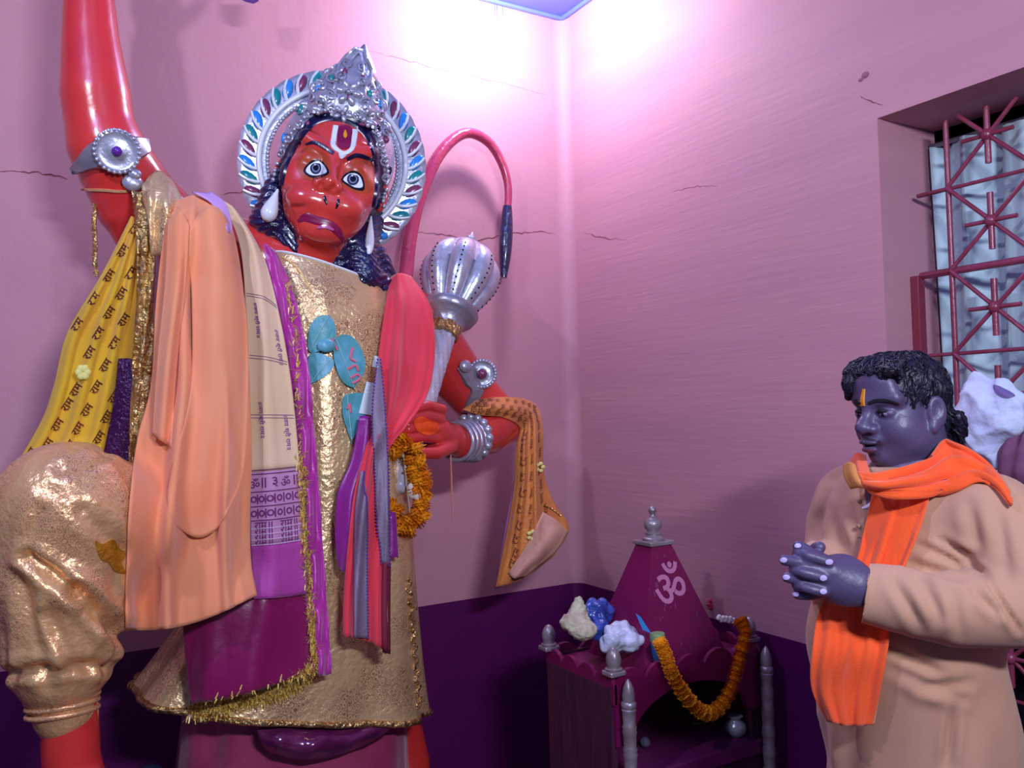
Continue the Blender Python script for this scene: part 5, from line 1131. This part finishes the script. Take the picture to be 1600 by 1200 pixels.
# hands: interlaced fingers
hn = SDF(P(1290, 900, 1.45)-np.array([.16, .16, .09]), P(1290, 900, 1.45)+np.array([.16, .16, .09]), .0025)
def fin(pts, r, k=.004): hn.chain([P(*p) for p in catmull(pts, 6)], list(np.linspace(r, r*.82, 7)), k)
nearv = nrm(CAM-P(1290, 900, 1.45))
hn.cone(P(1390, 922, 1.43), P(1345, 916, 1.425), .030, .029, .02, flat=(nearv, .8)); hn.ell(P(1316, 906, 1.425), (.042, .018, .040), np.stack([nrm(P(1350, 915, 1.425)-P(1280, 900, 1.425)), nearv, np.cross(nrm(P(1350, 915, 1.425)-P(1280, 900, 1.425)), nearv)], 1), .02)
hn.chain([P(1335, 912, 1.42), P(1300, 893, 1.418), P(1270, 890, 1.42)], [.022, .019, .014], .02); hn.chain([P(1335, 918, 1.422), P(1300, 916, 1.42), P(1272, 912, 1.422)], [.022, .018, .013], .02)
fin([(1300, 880, 1.425), (1272, 868, 1.425), (1256, 857, 1.43), (1247, 853, 1.435)], .0108)
fin([(1296, 890, 1.42), (1268, 882, 1.418), (1244, 878, 1.422), (1226, 875, 1.43)], .0112)
fin([(1296, 904, 1.42), (1270, 905, 1.42), (1248, 905, 1.425), (1230, 902, 1.43)], .0108)
fin([(1300, 920, 1.422), (1278, 928, 1.425), (1262, 930, 1.43), (1246, 929, 1.435)], .0096)
# the other hand behind, its fingers coming over
hn.cone(P(1262, 905, 1.53), P(1268, 900, 1.485), .030, .026, .02); hn.ell(P(1272, 898, 1.462), (.035, .022, .034), k=.02)
fin([(1254, 868, 1.462), (1246, 864, 1.435), (1262, 868, 1.414), (1282, 874, 1.408), (1294, 878, 1.407)], .0104)
fin([(1250, 890, 1.462), (1240, 890, 1.432), (1256, 895, 1.410), (1276, 900, 1.406), (1286, 903, 1.406)], .0104)
fin([(1252, 912, 1.462), (1244, 914, 1.436), (1258, 918, 1.414), (1276, 923, 1.408), (1287, 924, 1.408)], .0096)
fin([(1285, 884, 1.47), (1276, 868, 1.46), (1274, 858, 1.45), (1281, 855, 1.435)], .0118)
v2, q2 = hn.net(); v2 = relax(v2, q2, 1, .3); T_hn = bvh(v2, q2)
# trunk and limbs under the clothes
tk = SDF(C0+np.array([-.45, -.45, 0]), C0+np.array([.45, .45, 1.5]), .010)
def te(c, r, k=.04): tk.ell(mb_(*c), r, BR, k)
te((0, 0, 1.24), (.10, .15, .19)); te((.02, 0, 1.04), (.115, .15, .17)); te((0, 0, .88), (.11, .15, .14))
tk.cone(mb_(-.01, -.15, 1.33), mb_(-.01, .15, 1.33), .05, .05, .04); tk.cone(mb_(-.01, 0, 1.36), mb_(.0, 0, 1.44), .055, .055, .03)
for s in (-1, 1):
    tk.chain([mb_(0, s*.085, .86), mb_(.02, s*.09, .48), mb_(0, s*.09, .09)], [.085, .062, .042], .03); tk.chain([mb_(-.02, s*.09, .045), mb_(.14, s*.10, .03)], [.038, .03], .02)
EL = P(1580, 952, 1.37); ER = P(1298, 872, 1.74)
tk.chain([mb_(-.01, .17, 1.33), mb_(-.015, .225, 1.24), EL, P(1385, 922, 1.43)], [.05, .045, .038, .028], .03); tk.chain([mb_(-.01, -.165, 1.33), P(1308, 818, 1.785), ER, P(1262, 905, 1.53)], [.045, .036, .034, .028], .02)
v3, q3 = tk.net()
V = np.concatenate([v1, v2, v3]); Q = np.concatenate([q1, q2+len(v1), q3+len(v1)+len(v2)])
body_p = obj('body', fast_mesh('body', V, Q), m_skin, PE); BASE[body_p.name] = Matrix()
TB = [T_mh, T_hn]
def pd(ol, lift, nm, m, tr=None, n=24, rings=4): 
    mbx = decal_star(ol, tr or TB, lift, n, rings, lambda a, c: P(a, c, 1.5)); return mbx.obj(nm, m, body_p)
m_nail = mat('pale_lilac_nail', (190, 170, 220), .3)
for x, y, rx, ry in ((1247, 853, 5, 3.6), (1225, 875, 5.5, 3.6), (1229, 902, 5.5, 3.6), (1244, 928.5, 5, 3.2), (1295, 878, 6, 3.8), (1286, 903, 5.5, 4), (1286, 924, 5.5, 3.8)):
    pd([(x+rx*math.cos(t), y+ry*math.sin(t)) for t in np.linspace(0, 6.283, 9)[:-1]], .0016, 'fingernail', m_nail, [T_hn], 16, 3)
def h2px(x, y, z):
    r = mh(x, y, z)-CAM; d = r@FW; return (800+F*(r@RT)/d, 600-F*(r@UP)/d)
m_brow = mat('black_brow', (18, 14, 26), .6)
for s in (-1, 1):
    line = [h2px(s*x, y, z) for x, y, z in ((.010, .094, .016), (.028, .088, .021), (.046, .074, .018), (.056, .060, .011))]
    try: decal_strip(line, [7, 8, 7, 3], [T_mh], .002, 24, 4).obj('eyebrow', m_brow, body_p)
    except Exception as e: print('brow', e)
# eyes: narrow, lids lowered
for s in (-1, 1):
    b = MB(); b.ball(mh(s*.033, .0715, -.007), (.0135, .0125, .0062), MR_, 16, 10); e = b.obj('eye', mat('eye_white_skin', (120, 110, 150), .3), body_p)
    b = MB(); b.ball(mh(s*.033+.001, .079, -.007), (.006, .006, .0056), MR_, 12, 8); b.obj('iris', m_black, body_p)
    b = MB(); b.tube([mh(s*x, y, z) for x, y, z in ((.019, .079, -.004), (.027, .0835, -.0005), (.036, .082, -.0005), (.047, .0715, -.005))], [.003, .0042, .0042, .003], 8); b.obj('eyelid', m_brow, body_p)
decal_strip([h2px(.000, .1, .012), h2px(.000, .098, .026), h2px(.000, .092, .046)], [11, 9, 6], [T_mh], .0015, 16, 4).obj('forehead_tilak', mat('orange_tilak_paste', (226, 140, 30), .8), body_p)
m_lip = mat('dark_lip', (104, 60, 84), .4)
decal_strip([h2px(-.02, .09, -.078), h2px(0, .103, -.079), h2px(.018, .095, -.078)], [3, 8, 3], [T_mh], .0008, 20, 4).obj('lower_lip', m_lip, body_p)
decal_strip([h2px(-.016, .096, -.071), h2px(0, .103, -.0705), h2px(.022, .092, -.071)], [2, 4.5, 2], [T_mh], .0004, 20, 4).obj('mouth_gap', m_black, body_p)
# moustache stubble is a darker skin patch above the lip
decal_strip([h2px(-.024, .09, -.062), h2px(0, .102, -.056), h2px(.026, .088, -.062)], [5, 8, 5], [T_mh], .0006, 20, 4).obj('moustache', mat('moustache_shadow', (48, 34, 54), .6), body_p)

decal_strip([h2px(-.010, .090, -.088), h2px(0, .094, -.091), h2px(.012, .088, -.089)], [4, 7, 4], [T_mh], .0005, 16, 4).obj('goatee', mat('moustache_shadow', (48, 34, 54), .6), body_p)
# hair: cap with locks, fringe and a tuft at the nape
hr = SDF(HC_-np.array([.17, .17, .16]), HC_+np.array([.17, .17, .17]), .0032)
def hre(c, r, k=.012, op='add'): hr.ell(mh(*c), np.array(r)*hS, MR_, k*hS, op)
hre((0, -.014, .034), (.080, .094, .080)); hre((0, -.066, -.02), (.058, .034, .06), .02); hre((0, .034, .078), (.058, .046, .032), .02)
hre((0, .12, -.035), (.085, .085, .088), .004, 'sub')
for s in (-1, 1): hre((s*.085, .035, -.07), (.04, .07, .075), .004, 'sub'); hre((s*.09, -.012, -.022), (.024, .028, .040), .003, 'sub')
hre((0, -.02, -.12), (.12, .12, .055), .004, 'sub')
for k in range(18):
    x = -.060+.12*k/17; hr.chain([mh(x, .052, .092), mh(x*1.06, .072+.003*math.sin(k*2.1), .080), mh(x*1.10+.008*math.sin(k*3), .080-abs(x)*.35, .064+.008*math.sin(k*1.3))], [.011, .008, .003], .006)
hr.chain([mh(-.05, .075, .06), mh(-.066, .07, .03)], [.014, .006], .006)
for k in range(7): hr.chain([mh(.03, -.082, -.040-.009*k), mh(.036, -.104-.004*(k % 3), -.050-.008*k), mh(.040, -.120-.006*((k*2) % 3), -.054-.009*k)], [.008, .004, .0014], .004)
for k in range(8): x = .062*math.sin(k*.9); hr.chain([mh(x, -.085, -.03), mh(x*1.05, -.096, -.065)], [.012, .005], .006)
v, q = hr.net(); v = relax(v, q, 1, .3); n_ = normals(v, q); loc = (v-HC_)@MR_
ang = np.arctan2(loc[:, 0], loc[:, 1]+.02); d = np.array([noise.noise(Vector((a_*7, l[2]*22+l[1]*25, l[0]*12))) for a_, l in zip(ang, loc)])
v = v+n_*(.006*d)[:, None]
hair_o = obj('hair', fast_mesh('hair', v, q), m_hair, PE); BASE[hair_o.name] = Matrix()
b = MB(); rr = random.Random(5); T_hr = bvh(v, q)
for i in rr.sample(range(len(v)), 1500):
    p = v[i]; l = loc[i]/hS
    if l[2] < -.03 and l[1] > -.04: continue
    flow = hl*(l[0]*6)+hf*(.55 if l[1] > -.03 else -.5)+hz*(-.55 if l[2] < .07 else .02); flow = flow+np.array([rr.gauss(0, .35) for _ in range(3)]); pts = []; c = p.copy()
    for k in range(5):
        h_ = T_hr.find_nearest(Vector(c)); nn_ = np.array(h_[1]); c = np.array(h_[0])+nn_*(.0004+.0014*math.sin(k/4*2.6)); pts.append(c.copy()); t_ = flow-nn_*(flow@nn_); c = c+nrm(t_)*.0065
    b.tube(pts, [.0005, .0014, .0016, .0012, .0003], 5, False)
b.obj('hair_locks', m_hair, hair_o)['kind'] = 'stuff'

# kurta
ku = SDF(C0+np.array([-.55, -.55, .40]), C0+np.array([.55, .55, 1.46]), .006)
def ke(c, r, k=.05): ku.ell(mb_(*c), r, BR, k)
ke((0, 0, 1.23), (.135, .185, .20)); ke((.035, 0, 1.07), (.150, .180, .19)); ke((.01, 0, .92), (.145, .178, .2))
ku.cone(mb_(-.012, -.155, 1.328), mb_(-.012, .155, 1.328), .066, .066, .05); ku.cone(mb_(-.01, 0, 1.35), mb_(.0, 0, 1.42), .078, .070, .05)
ku.chain([mb_(.005, 0, .95), mb_(.0, 0, .70), mb_(0, 0, .45)], [.178, .185, .20], .04, flat=(bf, .82))
tv_, tq_ = ku.net(); T_torso = bvh(tv_, tq_)
ku.chain([mb_(-.012, .180, 1.325), mb_(-.015, .235, 1.24), EL], [.070, .068, .056], .03); ku.chain([EL, P(1480, 950, 1.38), P(1372, 929, 1.425), P(1352, 926, 1.43)], [.056, .060, .053, .050], .02)
ku.chain([mb_(-.012, -.180, 1.325), P(1304, 820, 1.79), ER], [.062, .056, .050], .03); ku.chain([ER, P(1272, 888, 1.60)], [.050, .044], .02)
ku.cut(mb_(0, 0, .47), (0, 0, -1)); ku.cut(mb_(0, 0, 1.405), (0, 0, 1))
cdir = nrm(P(1352, 926, 1.43)-P(1480, 950, 1.38))
v, q = ku.net(); v = relax(v, q, 2)
# trim the cuff flat
m_ = ((v-P(1352, 925, 1.43))@cdir); near = np.linalg.norm(v-P(1352, 925, 1.43), axis=1) < .11
v[(m_ > 0) & near] -= (cdir[None]*m_[:, None])[(m_ > 0) & near]
n_ = normals(v, q); loc = (v-C0)@BR; zz = loc[:, 2]; th = np.arctan2(loc[:, 1], loc[:, 0])
px = 800+F*((v-CAM)@RT)/((v-CAM)@FW); py = 600-F*((v-CAM)@UP)/((v-CAM)@FW)
d = .006*np.sin(8*th+5*zz)*np.clip((1.0-zz)/.3, 0, 1)+.004*np.sin(13*th-9*zz)*np.clip((1.02-zz)/.3, 0, 1)
nz = np.array([noise.noise(Vector(x*7)) for x in v]); nz2 = np.array([noise.noise(Vector(x*15)) for x in v])
def crease(x0, y0, x1, y1, dp, w_):
    t = np.clip(((px-x0)*(x1-x0)+(py-y0)*(y1-y0))/((x1-x0)**2+(y1-y0)**2), 0, 1); ds = np.hypot(px-x0-t*(x1-x0), py-y0-t*(y1-y0)); e_ = np.sin(np.pi*np.clip(t, .04, .96))**.5
    return e_*(-dp*np.exp(-(ds/w_)**2)+.6*dp*np.exp(-((ds-2.*w_)/(1.2*w_))**2))
for c_ in ((1545, 915, 1592, 985, .010, 5), (1520, 925, 1560, 960, .007, 6), (1500, 860, 1545, 905, .009, 6), (1470, 845, 1530, 872, .008, 6), (1420, 880, 1500, 905, .007, 6), (1430, 850, 1505, 880, .006, 6), (1440, 905, 1470, 965, .006, 8), (1395, 905, 1440, 985, .007, 8), (1490, 930, 1500, 990, .005, 8),
           (1390, 1010, 1480, 1060, .010, 9), (1400, 1045, 1500, 1090, .008, 9), (1440, 1075, 1515, 1065, .007, 8), (1330, 790, 1345, 850, .005, 6), (1300, 800, 1320, 860, .007, 8), (1290, 770, 1275, 850, .007, 7), (1515, 790, 1530, 860, .006, 9), (1490, 1110, 1480, 1195, .009, 7), (1285, 1130, 1290, 1200, .008, 9), (1560, 800, 1575, 900, .005, 9)): d += crease(*c_)
d += .005*nz+.0025*nz2; v = v+n_*d[:, None]
kur = obj('kurta', fast_mesh('kurta', v, q), m_kurta, PE); BASE['kurta'] = Matrix(); T_ku = bvh(v, q)
decal_strip([(1352, 752), (1350, 790), (1346, 840)], [14, 16, 16], [T_ku], .002, 30, 5).obj('placket', m_kurta, kur)
for y in (785, 822): 
    b = MB(); p = project(1346, y, [T_ku], .005)
    if p is not None: b.ball(p, .0045, nu=8, nv=6); b.obj('button', mat('tan_button', (150, 110, 90), .4), kur)
decal_star([(1356, 752), (1378, 756), (1372, 778), (1356, 790)], [T_ku], .003, 24, 4).obj('neck_opening', m_skin, kur)
decal_strip([(1350, 796), (1362, 790), (1376, 776)], [5, 9, 5], [T_ku], .006, 16, 4).obj('white_collar', mat('white_undershirt', (220, 224, 236), .8), kur)
# trousers
tr_ = SDF(C0+np.array([-.3, -.3, .05]), C0+np.array([.3, .3, .75]), .009)
for s in (-1, 1): tr_.chain([mb_(0, s*.085, .68), mb_(.02, s*.09, .45), mb_(0, s*.09, .10)], [.09, .075, .062], .02)
v, q = tr_.net(); obj('trousers', fast_mesh('trousers', v, q), mat('ochre_trousers', (176, 124, 70), .8), PE)
# orange stole
KL = [T_ku, T_mh]
sto = None
A_ = drape([[(1340, 738, 1.50), (1372, 744, 1.47), (1410, 733, 1.47), (1448, 718, 1.49), (1474, 690, 1.54), (1502, 698, 1.50), (1542, 724, 1.46), (1574, 762, 1.42)],
            [(1346, 750, 1.48), (1376, 752, 1.45), (1412, 748, 1.45), (1450, 738, 1.46), (1484, 720, 1.48), (1512, 722, 1.46), (1548, 740, 1.44), (1577, 772, 1.41)],
            [(1352, 762, 1.48), (1380, 766, 1.45), (1412, 764, 1.44), (1450, 760, 1.44), (1488, 748, 1.45), (1522, 740, 1.44), (1554, 752, 1.43), (1580, 782, 1.41)],
            [(1362, 770, 1.48), (1384, 774, 1.46), (1414, 776, 1.45), (1452, 774, 1.45), (1490, 764, 1.46), (1526, 750, 1.45), (1556, 760, 1.44), (1581, 790, 1.42)]], P, 70, 26, (), KL, clear=.012, smooth=5)
G = A_.G.copy(); uu, vv = np.meshgrid(np.linspace(0, 1, 71), np.linspace(0, 1, 27))
G += nrm(CAM-C0)*0+A_.N*((.007*np.sin(2*np.pi*(vv*2.4+.5*uu))+.003*np.sin(2*np.pi*(vv*5-.8*uu)))*np.sin(np.pi*uu)**.5)[..., None]; A_ = Cloth(G)
sto = A_.obj('stole', m_ochre, PE, .006); BASE['stole'] = Matrix(); T_st = A_.bvh()
B_ = drape([[(1366, 760, 1.52), (1410, 762, 1.52), (1456, 760, 1.52)], [(1352, 820, 1.52), (1392, 822, 1.52), (1438, 822, 1.52)], [(1334, 885, 1.50), (1370, 888, 1.50), (1412, 888, 1.50)], [(1284, 945, 1.50), (1335, 945, 1.50), (1394, 945, 1.50)], [(1270, 1010, 1.45), (1330, 1010, 1.44), (1388, 1010, 1.44)], [(1268, 1075, 1.46), (1320, 1075, 1.45), (1376, 1075, 1.45)], [(1292, 1126, 1.47), (1325, 1134, 1.46), (1364, 1132, 1.46)]],
           P, 36, 70, ((.006, 1.6, .5, .3, 0), (.004, 3.6, 0, .2, .1)), [T_torso], clear=.014, rough=.005, rscale=12)
B_.obj('hanging_end', m_ochre, sto)
C_ = drape([[(1332, 716, 1.66), (1340, 708, 1.64), (1352, 712, 1.63)], [(1330, 742, 1.60), (1344, 734, 1.57), (1358, 734, 1.55)], [(1338, 760, 1.54), (1350, 754, 1.51), (1366, 752, 1.50)]], P, 12, 14, ((.003, 1.5, 0, 0, 0),), [T_ku], clear=.006); C_.obj('neck_fold', m_ochre, sto)
C2_ = drape([[(1318, 726, 1.58), (1328, 722, 1.56), (1336, 726, 1.55)], [(1320, 745, 1.57), (1332, 742, 1.54), (1342, 746, 1.53)], [(1330, 764, 1.55), (1342, 762, 1.52), (1352, 764, 1.51)]], P, 10, 12, (), [T_ku], clear=.006); C2_.obj('inner_fold', mat('ochre_cotton', (206, 132, 66), .8), sto)
for o in bpy.data.objects:
    if o.type == 'EMPTY' and not o.children: print('EMPTY without parts', o.name)
